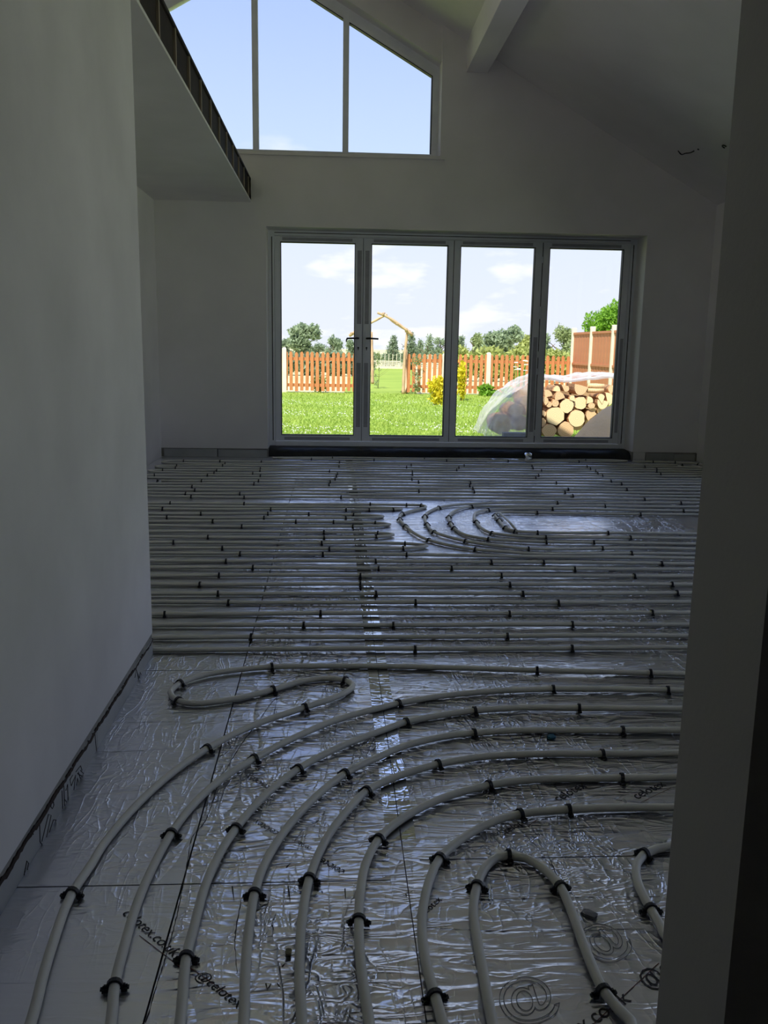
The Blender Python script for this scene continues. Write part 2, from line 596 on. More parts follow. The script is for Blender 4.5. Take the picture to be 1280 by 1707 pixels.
w = MB()
left_slab(w, RLX1, RX, 0.6, 9.2)
left_slab(w, -5.5, RLX0, 0.6, 9.2)
for y0, y1 in ((0.6, RLY[0][0]), (RLY[0][1], RLY[1][0]), (RLY[1][1], 9.2)):
    left_slab(w, RLX0, RLX1, y0, y1)
w = w.build('ceiling_left', m_plaster)
tag(w, 'other slope of the roof above the upper floor', 'ceiling', kind='structure')
tag(MB().box(-5.2, -5.1, 0.82, Y1, 2.3, 2.7).build('wall_eaves', m_plaster), 'low eaves wall of the upper floor', 'wall', kind='structure')
for k, (y0, y1) in enumerate(RLY):
    o = tag(empty('window_%d' % (k + 2), ((RLX0 + RLX1) / 2, (y0 + y1) / 2, roof_z((RLX0 + RLX1) / 2) + 0.3)), 'unseen rooflight added in the far roof slope to brighten the ceiling', 'window', kind='structure')
    oi = Matrix.Translation(-Vector(o.location))
    fb, gb = MB(), MB()
    for (a0, a1, c0, c1) in ((RLX0, RLX0 + 0.06, y0, y1), (RLX1 - 0.06, RLX1, y0, y1), (RLX0 + 0.06, RLX1 - 0.06, y0, y0 + 0.06), (RLX0 + 0.06, RLX1 - 0.06, y1 - 0.06, y1)):
        fb.prism_y([(a0, roof_z(a0) + 0.26), (a1, roof_z(a1) + 0.26), (a1, roof_z(a1) + 0.36), (a0, roof_z(a0) + 0.36)], c0, c1)
    gb.prism_y([(RLX0 + 0.03, roof_z(RLX0 + 0.03) + 0.31), (RLX1 - 0.03, roof_z(RLX1 - 0.03) + 0.31), (RLX1 - 0.03, roof_z(RLX1 - 0.03) + 0.314), (RLX0 + 0.03, roof_z(RLX0 + 0.03) + 0.314)], y0 + 0.03, y1 - 0.03)
    for q_, nm_, mm_ in ((fb, 'window_frame', m_frame), (gb, 'pane', m_glass)):
        c_ = q_.build(nm_, mm_, o)
        c_.matrix_parent_inverse = oi
# boxed-in purlin
bm_ = MB().prism_y([(1.205, 3.565), (1.404, 3.565), (1.404, roof_z(1.404) + 0.03), (1.205, roof_z(1.205) + 0.03)], 1.0, D)
tag(bevel(bm_.build('beam', m_plaster), 0.004), 'plaster-boxed beam running along the sloping ceiling to the gable', 'beam', kind='structure')

# upper floor seen from below: soffit, joist ends, dark bays
mz = MB().box(-5.15, -0.765, 1.0, D, 2.380, 2.396).build('ceiling_mezzanine', m_plaster)
tag(mz, 'flat plaster ceiling below the upper floor with its raw joist edge', 'ceiling', kind='structure')
MB().box(-5.15, -0.765, 1.0, D, 2.574, 2.592).build('deck', m_bay_dark, mz)
MB().box(-0.95, -0.80, 1.0, D, 2.396, 2.574).build('dark_bay', m_bay_dark, mz)
MB().box(-5.09, -0.80, 1.0, D - 0.001, 2.592, 2.604).build('deck_boarding', mat('chipboard', (0.64, 0.60, 0.55), 0.8, var=0.1, scale=15), mz)  # unseen pale deck top, added to bounce the rooflight sun
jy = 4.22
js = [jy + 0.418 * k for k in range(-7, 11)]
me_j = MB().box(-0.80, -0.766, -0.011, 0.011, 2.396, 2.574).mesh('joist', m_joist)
me_p = MB().box(-0.80, -0.776, 0.02, 0.398, 2.398, 2.572).mesh('bay_panel', m_bay_dark)
for y in js:
    for nm, me in (('joist', me_j), ('bay_panel', me_p)):
        if y + 0.4 > D and nm == 'bay_panel':
            continue
        o = bpy.data.objects.new(nm, me)
        C.objects.link(o)
        o.parent = mz
        o.location = (0, y, 0)
MB().box(-0.79, -0.7655, D - 0.028, D - 0.001, 2.396, 2.574).build('joist', m_bay_dark, mz)

# ------------------------------------------------------------------ bifold doors
d1 = tag(empty('door_1', (1.185, 8.89, 0.085)), 'grey four-leaf bifold glass doors facing the garden', 'door', kind='structure')
d1i = Matrix.Translation(-Vector(d1.location))


def dchild(mb, name, m, par=None, bev=0.0):
    o = mb.build(name, m)
    if par is None:
        o.parent = d1
        o.matrix_parent_inverse = d1i
    else:
        o.parent = par
        o.matrix_parent_inverse = Matrix.Identity(4) if par is not d1 else d1i
    if bev:
        bevel(o, bev)
    return o


fr = MB()
fr.box(DX0, -0.573, 8.845, 8.935, 0.086, DZ1)
fr.box(2.940, DX1, 8.845, 8.935, 0.086, DZ1)
fr.box(-0.573, 2.940, 8.845, 8.935, 2.122, DZ1)
fr.box(-0.573, 2.940, 8.835, 8.935, 0.086, 0.130)
dchild(fr, 'outer_frame', m_frame, None, 0.003)
st = MB()
st.box(-0.600, -0.592, 8.8435, 8.846, 0.14, 2.11)
st.box(2.962, 2.970, 8.8435, 8.846, 0.14, 2.11)
st.box(-0.57, 2.93, 8.8435, 8.846, 2.146, 2.152)
dchild(st, 'groove', m_gasket)
leaves = [(-0.570, 0.287, -0.515, 0.214), (0.295, 1.178, 0.370, 1.125), (1.184, 2.060, 1.245, 1.990), (2.068, 2.937, 2.130, 2.876)]
GZ0, GZ1 = 0.191, 2.068
for i, (a, b, g0, g1) in enumerate(leaves):
    lf = MB()
    lf.box(a, g0, 8.86, 8.93, 0.136, 2.118)
    lf.box(g1, b, 8.86, 8.93, 0.136, 2.118)
    lf.box(g0, g1, 8.86, 8.93, GZ1, 2.118)
    lf.box(g0, g1, 8.86, 8.93, 0.136, GZ0)
    leaf = dchild(lf, 'leaf', m_frame, None, 0.003)
    leaf['label'] = ['leaf with a lever handle at its right stile', 'leaf with a lever handle at its left stile', 'plain leaf left of the log pile', 'leaf in front of the log pile'][i]
    gk = MB()
    e = 0.007
    gk.box(g0, g0 + e, 8.864, 8.92, GZ0, GZ1)
    gk.box(g1 - e, g1, 8.864, 8.92, GZ0, GZ1)
    gk.box(g0 + e, g1 - e, 8.864, 8.92, GZ1 - e, GZ1)
    gk.box(g0 + e, g1 - e, 8.864, 8.92, GZ0, GZ0 + e)
    dchild(gk, 'gasket', m_gasket, leaf)
    dchild(MB().box(g0 + 0.002, g1 - 0.002, 8.892, 8.896, GZ0 + 0.002, GZ1 - 0.002), 'pane', m_glass, leaf)
    # strips of protective film left on the frame
    for (x0, x1, z0, z1) in ((g0 + 0.02, g1 - 0.03, GZ1 + 0.012, GZ1 + 0.040), (g0 + 0.03, g1 - 0.04, GZ0 - 0.045, GZ0 - 0.018)):
        dchild(MB().box(x0, x1, 8.8585, 8.8605, z0, z1), 'film_strip', m_film, leaf)
    sx0, sx1 = (g1 + 0.020, b - 0.014)
    if i in (0, 1):
        for z0, z1 in ((0.28, 0.92), (1.30, 2.0)):
            if i == 0:
                dchild(MB().box(sx0, sx1 + 0.004, 8.8585, 8.8605, z0, z1), 'film_strip', m_film, leaf)
            else:
                dchild(MB().box(a + 0.016, a + 0.056, 8.8585, 8.8605, z0, z1), 'film_strip', m_film, leaf)
    else:
        dchild(MB().box(g1 + 0.018, b - 0.012, 8.8585, 8.8605, 0.25, 1.2), 'film_strip', m_film, leaf)
    if i < 2:
        hx = 0.250 if i == 0 else 0.333
        sgn = -1 if i == 0 else 1
        h = MB()
        h.tube([(hx, 8.862, 1.160), (hx, 8.815, 1.160)], 0.009, 10)
        h.tube([(hx, 8.818, 1.160), (hx + sgn * 0.03, 8.814, 1.161), (hx + sgn * 0.115, 8.816, 1.157)], [0.010, 0.009, 0.0085], 10)
        if i == 0:
            h.tube([(hx - 0.110, 8.816, 1.157), (hx - 0.118, 8.817, 1.14), (hx - 0.12, 8.818, 1.125)], [0.0085, 0.007, 0.005], 8)
        dchild(h, 'handle', m_handle, leaf)
        pl = MB().box(hx - 0.016, hx + 0.016, 8.852, 8.861, 0.99, 1.235)
        dchild(pl, 'handle_plate', m_frame, leaf, 0.003)
        kh = MB()
        kh.tube([(hx, 8.8535, 1.068), (hx, 8.850, 1.068)], 0.0085, 12)
        kh.box(hx - 0.004, hx + 0.004, 8.850, 8.8535, 1.045, 1.066)
        dchild(kh, 'keyhole', m_gasket, leaf)
# black joint seals between leaves
for x, wd in ((0.291, 0.003), (1.181, 0.003), (2.064, 0.004)):
    dchild(MB().box(x - wd, x + wd, 8.868, 8.92, 0.14, 2.115), 'joint_seal', m_gasket if x > 1 else m_film)
hg = MB()
hg.tube([(2.064, 8.852, 1.38), (2.064, 8.852, 1.50)], 0.011, 10)
hg.box(2.030, 2.098, 8.855, 8.861, 1.385, 1.495)
dchild(hg, 'hinge', m_frame, None, 0.002)
for z in (0.24, 0.86, 1.03, 1.95):
    hg = MB()
    hg.tube([(2.064, 8.856, z - 0.03), (2.064, 8.856, z + 0.03)], 0.008, 8)
    dchild(hg, 'hinge', m_frame)

# unseen side glazing in the right wall, added to brighten the room
d2 = tag(empty('added_glazing', (XR + 0.1, 4.3, SZ0)), 'unseen grey glazing added in the right wall to brighten the room', 'door', kind='structure')
d2i = Matrix.Translation(-Vector(d2.location))


def d2child(mb, name, m):
    o = mb.build(name, m, d2)
    o.matrix_parent_inverse = d2i
    return o


b = MB()
b.box(XR + 0.06, XR + 0.13, SY0, SY1, SZ0 - 0.02, SZ0 + 0.06)
b.box(XR + 0.06, XR + 0.13, SY0, SY1, SZ1 - 0.06, SZ1)
nleaf = 4
for k in range(nleaf + 1):
    y = SY0 + (SY1 - SY0) * k / nleaf
    h_ = 0.05 if k in (0, nleaf) else 0.06
    b.box(XR + 0.06, XR + 0.13, max(SY0, y - h_), min(SY1, y + h_), SZ0, SZ1)
d2child(b, 'outer_frame', m_frame)
for k in range(nleaf):
    y0 = SY0 + (SY1 - SY0) * k / nleaf + 0.05
    y1 = SY0 + (SY1 - SY0) * (k + 1) / nleaf - 0.05
    d2child(MB().box(XR + 0.09, XR + 0.094, y0, y1, SZ0 + 0.05, SZ1 - 0.05), 'pane', m_glass)

# ------------------------------------------------------------------ gable window
w1 = tag(empty('window_1', (RX, 8.86, WZ0)), 'tall gable window with sloping top and pale grey mullions', 'window', kind='structure')
w1i = Matrix.Translation(-Vector(w1.location))


def wchild(mb, name, m, bev=0.0):
    o = mb.build(name, m, w1)
    o.matrix_parent_inverse = w1i
    if bev:
        bevel(o, bev)
    return o


fwk = MB()
for s in (1, -1):
    def X(x):
        return x if s == 1 else 2 * RX - x
    fwk.prism_y([(X(0.925), WZ0), (X(WX1), WZ0), (X(WX1), win_z(WX1)), (X(0.925), win_z(0.925))], 8.82, 8.90)
    fwk.prism_y([(X(RX), win_z(RX) - 0.108), (X(0.925), win_z(0.925) - 0.108), (X(0.925), win_z(0.925)), (X(RX), win_z(RX))], 8.82, 8.90)
    fwk.prism_y([(X(RX), WZ0), (X(0.925), WZ0), (X(0.925), WZ0 + 0.07), (X(RX), WZ0 + 0.07)], 8.82, 8.90)
wchild(fwk, 'window_frame', m_frame)
gsk = MB()
for s in (1,):
    gsk.prism_y([(RX, win_z(RX) - 0.116), (0.92, win_z(0.92) - 0.116), (0.92, win_z(0.92) - 0.106), (RX, win_z(RX) - 0.106)], 8.825, 8.89)
    gsk.box(0.917, 0.927, 8.825, 8.89, WZ0 + 0.07, win_z(0.92) - 0.11)
wchild(gsk, 'gasket', m_gasket)
for xm in (-0.737, 0.108, -1.582):
    wchild(MB().box(xm - 0.028, xm + 0.028, 8.815, 8.90, WZ0 + 0.03, win_z(xm) - 0.05), 'mullion', m_frame, 0.003)
for x0, x1 in ((-0.709, 0.08), (0.136, 0.925), (-1.554, -0.765), (-2.40, -1.61)):
    z0 = WZ0 + 0.06
    poly = [(x0, z0), (x1, z0), (x1, win_z(x1) - 0.1), (x0, win_z(x0) - 0.1)]
    wchild(MB().prism_y(poly, 8.855, 8.859), 'pane', m_glass)


# ------------------------------------------------------------------ heating pipes
PR = 0.0092


def catmull(pts, step=0.025):
    pts = [Vector(p) for p in pts]
    P = [pts[0] * 2 - pts[1]] + pts + [pts[-1] * 2 - pts[-2]]
    out = []
    for i in range(1, len(P) - 2):
        p0, p1, p2, p3 = P[i - 1], P[i], P[i + 1], P[i + 2]
        d01, d12, d23 = max((p1 - p0).length, 1e-6) ** 0.5, max((p2 - p1).length, 1e-6) ** 0.5, max((p3 - p2).length, 1e-6) ** 0.5
        m1 = (p1 - p0) / d01 - (p2 - p0) / (d01 + d12) + (p2 - p1) / d12
        m2 = (p2 - p1) / d12 - (p3 - p1) / (d12 + d23) + (p3 - p2) / d23
        m1 *= d12
        m2 *= d12
        n = max(1, int((p2 - p1).length / step))
        if n > 1 and (p2 - p1).length > 0.35:
            n = max(2, int((p2 - p1).length / 0.08))
        for k in range(n):
            t = k / n
            out.append(p1 * (2 * t ** 3 - 3 * t ** 2 + 1) + m1 * (t ** 3 - 2 * t * t + t) + p2 * (-2 * t ** 3 + 3 * t * t) + m2 * (t ** 3 - t * t))
    out.append(pts[-1])
    return out


def clip_mesh():
    b = MB()
    n = 9
    ro, ri, hw = PR + 0.0048, PR + 0.0006, 0.0042
    vs, fs = [], []
    for i in range(n + 1):
        a = math.radians(-25 + 230 * i / n)
        for x in (-hw, hw):
            for r in (ri, ro):
                vs.append((x, r * math.cos(a), PR + 0.001 + r * math.sin(a)))
    for i in range(n):
        q = i * 4
        fs += [(q + 1, q + 5, q + 7, q + 3), (q, q + 1, q + 5, q + 4)[::-1], (q + 2, q + 3, q + 7, q + 6), (q, q + 2, q + 6, q + 4)]
    b.add(vs, fs, 0, False)
    for s in (-1, 1):
        y = s * (PR + 0.0065)
        b.box(-0.006, 0.006, min(y - 0.005, y + 0.005), max(y - 0.005, y + 0.005), 0.0012, 0.0075)
        b.box(-0.002, 0.002, y - 0.002, y + 0.002, 0.0075, 0.013)
        b.box(-0.0035, 0.0035, min(y, y + s * 0.008), max(y, y + s * 0.008), 0.004, 0.0075)
    return b.mesh('clip', m_clip)


ME_CLIP = clip_mesh()
n_clips = 0


def pipe(points, label, clips=(), group=None, zfun=None):
    """points: floor-plan (x,y) way-points; clips: floor-plan positions snapped to the run"""
    global n_clips
    path = catmull([(p[0], p[1], 0.0) for p in points])
    ph = random.uniform(0, 6)
    acc = 0.0
    prev = path[0].copy()
    for q in path:
        acc += (Vector((q.x, q.y, 0)) - Vector((prev.x, prev.y, 0))).length
        prev = q.copy()
        q.z = PR + 0.0022 + 0.0016 * math.sin(acc * 5.1 + ph)
    near = min(q.y for q in path) < 2.9
    o = MB().tube(path, PR, 14 if near else 8).build('heating_pipe', m_pipe)
    tag(o, label, 'pipe', group or 'underfloor heating pipes')
    P2 = np.array([(q.x, q.y) for q in path])
    for c in clips:
        k = int(np.argmin(((P2 - np.array([c[0], c[1]])) ** 2).sum(1)))
        k0, k1 = max(k - 1, 0), min(k + 1, len(path) - 1)
        t = path[k1] - path[k0]
        co = bpy.data.objects.new('clip', ME_CLIP)
        C.objects.link(co)
        co.parent = o
        # exact foot point between path points
        tn = Vector((t.x, t.y, 0)).normalized()
        off = (Vector((c[0], c[1], 0)) - Vector((path[k].x, path[k].y, 0))).dot(tn)
        off = max(-0.05, min(0.05, off))
        co.location = (path[k].x + tn.x * off, path[k].y + tn.y * off, path[k].z - PR - 0.001)
        co.rotation_euler = (0, 0, math.atan2(t.y, t.x) + random.uniform(-0.1, 0.1))
        n_clips += 1
    return o


def fp(px):
    return [tuple(on_floor(x, y, PR)[:2]) for x, y in px]


def near_ext(pts, front=False, y_end=0.15):
    """carry a traced run on, out of the frame, towards the hall"""
    (x1, y1), (x0, y0) = pts[0], pts[1]
    s = (x1 - x0) / (y1 - y0)
    mid = (max(-0.585, min(0.40, x1 + s * (y1 - 0.9) * -0.35)), 0.9)
    return [(mid[0], y_end), mid] + pts


def right_ext(pts, x_end=3.5, dy=0.0):
    return pts + [(pts[-1][0] + 0.7, pts[-1][1] + dy), (x_end, pts[-1][1] + dy)]


A = [(52, 1707), (74, 1622), (108, 1517), (120, 1491), (154, 1439), (170, 1412), (220, 1351), (280, 1295), (345, 1250), (425, 1210), (508, 1181), (550, 1167), (580, 1153), (588, 1143), (575, 1134.5), (540, 1131.5), (500, 1137), (455, 1150), (400, 1164), (350, 1172), (320, 1174), (296, 1169), (284, 1156), (300, 1141), (340, 1127), (390, 1119), (453, 1113), (550, 1111), (640, 1111), (759, 1114), (895, 1119), (1084, 1123), (1142, 1124)]
B = [(185, 1707), (191, 1645), (208, 1576), (226, 1514), (249, 1458), (285, 1391), (325, 1340), (370, 1300), (424, 1267), (490, 1232), (565, 1200), (640, 1179), (664, 1173), (733, 1161), (812, 1153.5), (922, 1150), (1113, 1152), (1137, 1152.5)]
Cc = [(300, 1707), (310, 1599), (323, 1547), (341, 1481), (364, 1429), (393, 1384), (435, 1335), (497, 1284), (565, 1247), (640, 1217), (677, 1204), (733, 1193), (791, 1185.5), (866, 1181), (965, 1182), (1137, 1183)]
Dd = [(406, 1707), (409, 1616), (415, 1550), (424, 1491), (436, 1453), (459, 1409), (495, 1362), (530, 1327), (575, 1292), (640, 1260), (669, 1247), (733, 1230), (790, 1222.5), (866, 1218), (1038, 1218.5), (1133, 1218.5)]
Ee = [(503, 1707), (499, 1631), (501.5, 1553), (508, 1500), (515.6, 1465.6), (531, 1425), (550, 1390), (575, 1358), (611, 1321), (653, 1300), (730, 1276), (812, 1262), (919, 1257), (1004, 1257), (1131, 1256)]
Ff = [(615.6, 1707), (606, 1647), (600, 1594), (598, 1537), (600, 1494), (609, 1444), (631, 1402), (669, 1368), (733, 1334), (815, 1310), (892, 1300), (1036, 1297.6), (1126, 1296)]
Gg = [(737.5, 1707), (725, 1662), (712, 1616), (705, 1575), (703, 1537), (708, 1497), (719, 1459), (733, 1432), (775, 1396), (823, 1371.5), (867, 1359), (948, 1352), (1025, 1348.6), (1123, 1347.6)]
Hh = [(820.5, 1707), (807, 1634), (794, 1560), (788.6, 1517), (795, 1478), (807, 1449), (828, 1430), (848, 1426), (876, 1431), (908, 1451), (934, 1480), (953, 1523), (972, 1576), (993, 1629), (1006, 1656), (1030, 1685), (1052, 1707)]
Ii = [(1118, 1411), (1094, 1415.6), (1073, 1424.6), (1061, 1440.5), (1062, 1470), (1073, 1496), (1084.6, 1517.6), (1099.5, 1544), (1107, 1560)]
cl = {
    'A': [(120, 1491), (347, 1250), (508, 1181), (575, 1135), (455, 1150), (297, 1170), (300, 1141), (453, 1113), (895, 1119), (1084, 1123)],
    'B': [(191, 1645), (285, 1391), (424, 1267), (664, 1173), (922, 1150), (1113, 1152)],
    'C': [(310, 1597), (394, 1384), (497, 1284), (677, 1204), (791, 1185.5), (965, 1182)],
    'D': [(424, 1491), (575, 1292), (790, 1222), (1038, 1219)],
    'E': [(515, 1466), (611, 1321), (730, 1276), (1004, 1257)],
    'F': [(598, 1536), (631, 1402), (815, 1310), (1036, 1297)],
    'G': [(725, 1662), (733, 1432), (867, 1359), (948, 1352)],
    'H': [(795, 1478), (848, 1426), (934, 1480), (1006, 1656)],
    'I': [(1073, 1424), (1085, 1518)],
}
names = [('A', A, 'outermost grey heating pipe, folded into a flat loop beside the near left wall'),
         ('B', B, 'second grey pipe of the sweeping nest, next inside the folded loop'),
         ('C', Cc, 'third grey pipe of the sweeping nest counted from the near left wall'),
         ('D', Dd, 'fourth grey pipe of the sweeping nest counted from the near left wall'),
         ('E', Ee, 'fifth grey pipe of the sweeping nest counted from the near left wall'),
         ('F', Ff, 'sixth grey pipe of the sweeping nest, crossing the bright tape'),
         ('G', Gg, 'seventh and innermost grey pipe of the sweeping nest, around the tall hairpin')]
for key, tr, lab in names:
    pts = right_ext(near_ext(fp(tr)))
    extra = [(pts[-1][0] - d_, pts[-1][1]) for d_ in (0.4, 1.3)]
    pipe(pts, lab, fp(cl[key]) + extra)
hp = fp(Hh)
hp = near_ext(hp)
e1 = hp[-1]
hp = hp + [(0.405, 1.02), (0.41, 0.9), (0.41, 0.15)]
pipe(hp, 'grey heating pipe bent into a tall narrow hairpin in the front right', fp(cl['H']))
ip = fp(Ii)
ip = [(3.4, ip[0][1] + 0.03), (1.2, ip[0][1] + 0.03)] + ip + [(0.66, 1.33), (0.85, 1.16), (1.2, 1.10), (3.4, 1.10)]
pipe(ip, 'grey heating pipe bend half hidden by the near right wall edge', fp(cl['I']))


def serp(ys, xl, xr, first_right=True, drift=None):
    """serpentine way-points; ys from front to back"""
    pts = []
    right = first_right
    for i, y in enumerate(ys):
        r = (abs(ys[i + 1] - y) / 2) if i + 1 < len(ys) else 0.07
        x0, x1 = (xl, xr) if right else (xr, xl)
        xs_ = [x0 + (x1 - x0) * t for t in (0.03, 0.25, 0.5, 0.75, 0.97)]
        for x in xs_:
            pts.append((x, y + (drift(x, i) if drift else 0) + random.uniform(-0.004, 0.004)))
        if i + 1 < len(ys):
            s = 1 if right else -1
            yn = ys[i + 1] + (drift(x1, i + 1) if drift else 0)
            ya = y + (drift(x1, i) if drift else 0)
            pts.append((x1 + s * 0.035, ya * 0.8 + yn * 0.2))
            pts.append((x1 + s * 0.060, (ya + yn) / 2))
            pts.append((x1 + s * 0.035, ya * 0.2 + yn * 0.8))
        right = not right
    return pts


# front field: eleven straight rows
ysf = [3.00, 3.14, 3.28, 3.43, 3.585, 3.725, 3.875, 4.03, 4.175, 4.318, 4.47]


def dr(x, i):
    t = min(1, max(0, (x - 0.3) / 1.6))
    return -[0, 0, 0, 0, 0, 0, 0, 0.0, 0.02, 0.055, 0.09][i] * t * t * (3 - 2 * t)


cpx = [(694, 1091), (962, 1092.5), (418, 1066), (849, 1067), (506, 1046), (656, 1046), (958, 1047), (274, 1025), (534, 1026), (851, 1026), (1094, 1029), (380, 1007), (694, 1010), (935, 1010),
       (363, 991), (627, 993.6), (874, 993.7), (1137, 996), (333, 975), (601, 977.5), (852, 978), (1127, 980), (365, 960), (601, 962), (838, 963.6), (1064, 966), (422, 946), (631, 948), (753, 949), (961, 952),
       (377, 935), (626, 938), (820, 939.5), (1100, 938), (400, 924), (538, 926), (678, 927), (902, 934)]
pipe(serp(ysf, -1.50, 3.45, True, dr), 'grey heating pipe in long straight rows between the folded loop and the bare foil patch', fp(cpx))

# hairpins that stop left of the bare patch
hend = [on_floor(x, y, PR).x for x, y in ((713.7, 915), (656, 894), (650, 876), (638.7, 862), (670, 850))]
hrows = [(4.595, 4.73), (4.87, 5.02), (5.18, 5.325), (5.446, 5.575), (5.735, 5.835)]
pts = []
for k, ((ya, yb), xe) in enumerate(zip(hrows, hend)):
    ry = (yb - ya) / 2
    pts += [(-1.45, ya), (-0.9, ya), (-0.3, ya), (xe - 0.22, ya + 0.004), (xe - 0.05, ya + ry * 0.5), (xe, ya + ry), (xe - 0.05, yb - ry * 0.5), (xe - 0.22, yb - 0.004), (-0.3, yb), (-0.9, yb), (-1.45, yb)]
    if k < 4:
        yn = hrows[k + 1][0]
        pts += [(-1.505, yb * 0.8 + yn * 0.2), (-1.525, (yb + yn) / 2), (-1.505, yb * 0.2 + yn * 0.8)]
hclips = [(371, 914), (549, 915), (673, 916), (290, 904), (536, 904), (675, 907), (348, 894), (540, 897), (628, 897), (540, 887), (631, 888), (403, 878), (588, 878.6), (355, 869.5), (493, 871), (556, 871), (626, 871.6),
          (279, 862), (440, 863.5), (576, 864), (336, 855), (447, 855.4), (515, 855), (590, 857), (271, 848.7), (451, 851), (577, 851), (616, 852), (657, 851)]
pipe(pts, 'grey heating pipe folded into five hairpins that end left of the bare foil patch', fp(hclips))

# S-bend and nested C-bends around the bare patch
s_px = [(700, 842.6), (709, 844), (708, 846.5), (690, 851), (671, 856.5), (666, 864.5), (675, 877), (694, 892), (715, 901), (752, 910), (792, 916), (845, 920.5), (900, 924)]
sp = fp(s_px)
pts = [(-1.5, 5.94), (-0.7, 5.94), (0.1, 5.935), (0.5, 5.925)] + sp + [(1.75, 4.50), (2.3, 4.47), (3.5, 4.47)]
pipe(pts, 'grey heating pipe making a sharp S-bend at the left tip of the bare patch', fp([(617, 842), (677, 841.5), (703, 842.6), (672, 857), (667, 866), (675, 878), (715, 901), (792, 916), (1060, 928)]) + [(-0.6, 5.94), (-1.1, 5.94)])
c2 = [(764, 842), (731, 846.5), (712.5, 855), (708, 862), (712.5, 876), (724, 888), (776, 902.5), (830, 910), (881, 915)]
pts = [(3.5, 6.06), (2.2, 6.06), (1.3, 6.04)] + fp(c2) + [(1.7, 4.62), (2.3, 4.595), (3.5, 4.59)]
pipe(pts, 'outermost of the C-shaped grey pipe bends nested around the bare patch', fp([(731, 846.5), (708, 861), (712, 875), (725, 888), (776, 902.5), (881, 915), (1010, 919)]) + [(1.6, 6.05), (2.5, 6.06)])
c3 = [(786, 844.6), (762, 850.5), (749, 860), (748, 864.5), (757, 881), (778, 892.6), (814, 899), (860, 902), (900, 904)]
pts = [(3.5, 5.92), (2.2, 5.92), (1.3, 5.90)] + fp(c3) + [(1.7, 4.755), (2.3, 4.73), (3.5, 4.725)]
pipe(pts, 'middle one of the C-shaped grey pipe bends nested around the bare patch', fp([(787, 845), (748, 863), (751, 873), (757, 881), (814, 899), (993, 908), (910, 904)]) + [(1.9, 5.91), (2.7, 5.92)])
c4 = [(850, 848.5), (812, 850.5), (794.5, 855), (790, 863), (794.5, 871.5), (804, 882), (820, 889), (860, 893.5), (900, 895.5)]
pts = [(3.5, 5.77), (2.2, 5.77)] + fp(c4) + [(1.7, 4.89), (2.3, 4.87), (3.5, 4.86)]
pipe(pts, 'smallest of the C-shaped grey pipe bends, just outside the innermost hairpin', fp([(812, 850), (794, 871), (820, 889), (910, 896), (1053, 899)]) + [(1.5, 5.78), (2.4, 5.77)])
c5 = [(870, 855), (832, 855.5), (825, 860), (831, 867), (842.6, 880), (859, 885.6), (900, 888)]
pts = [(3.5, 5.62), (2.2, 5.62)] + fp(c5) + [(1.7, 5.02), (2.3, 5.005), (3.5, 5.0)]
pipe(pts, 'innermost grey pipe hairpin wrapped round the bare foil strip', fp([(826, 860), (832, 868), (843, 880), (859, 885.6), (896, 888), (1013, 889)]) + [(1.36, 5.6), (2.05, 5.62), (2.8, 5.62)])
ca, cb = on_floor(833, 855.5, 0.016), on_floor(861, 884.5, 0.016)
o = MB().tube([ca, (ca + cb) / 2 + Vector((0.004, 0, 0.003)), cb], 0.007, 8).build('offcut_tube', m_pipe)
tag(o, 'short straight grey tube lying across the innermost hairpin end', 'pipe')

# back field: rows in two circuits plus the loop along the doors
cols = [-1.42, -1.02, -0.63, 0.02, 0.62, 1.05, 1.75, 2.28, 2.85, 3.3]


def back_clips(ys):
    out = []
    for i, y in enumerate(ys):
        for x in cols:
            if random.random() < 0.62:
                out.append((x + random.uniform(-0.05, 0.05) + 0.02 * i * (1 if x > 0.6 else 0), y))
    return out


yb1 = [6.21 + 0.15 * k for k in range(6)]
yb2 = [7.11 + 0.15 * k for k in range(8)]
pipe(serp(yb1, -1.5, 3.45, True), 'grey heating pipe in straight rows directly behind the bare foil patch', back_clips(yb1))
pipe(serp(yb2, -1.5, 3.45, False), 'grey heating pipe in close straight rows at the far end of the room', back_clips(yb2))
dl = [(-0.52, 8.40), (0.3, 8.365), (1.4, 8.36), (2.3, 8.37), (2.75, 8.385), (2.90, 8.43), (2.80, 8.475), (2.3, 8.49), (1.2, 8.50), (0.2, 8.50), (-0.4, 8.49), (-0.545, 8.465), (-0.57, 8.43), (-0.53, 8.40)]
pipe(dl[:-1], 'long flat loop of grey heating pipe lying along the foot of the doors', [(x, 8.37) for x in (-0.2, 0.4, 1.1, 1.7, 2.4)] + [(x, 8.5) for x in (0.0, 0.9, 1.9, 2.5)])
pipe([(2.95, 8.42), (3.15, 8.40), (3.35, 8.37), (3.5, 8.30), (3.56, 8.2), (3.57, 8.0), (3.57, 7.2)], 'grey heating pipe turning the far corner beside the right side wall', [(3.15, 8.40), (3.36, 8.365), (3.54, 8.24)])

# ------------------------------------------------------------------ print on the foil
def text_mesh(body, outline=0.0):
    cu = bpy.data.curves.new('print', 'FONT')
    cu.body = body
    cu.size = 1.0
    cu.shear = 0.15
    if outline:
        cu.fill_mode = 'NONE'
        cu.bevel_depth = outline
        cu.bevel_resolution = 0
    else:
        cu.resolution_u = 3
    t = bpy.data.objects.new('tmp', cu)
    me = bpy.data.meshes.new_from_object(t)
    bpy.data.objects.remove(t)
    return me


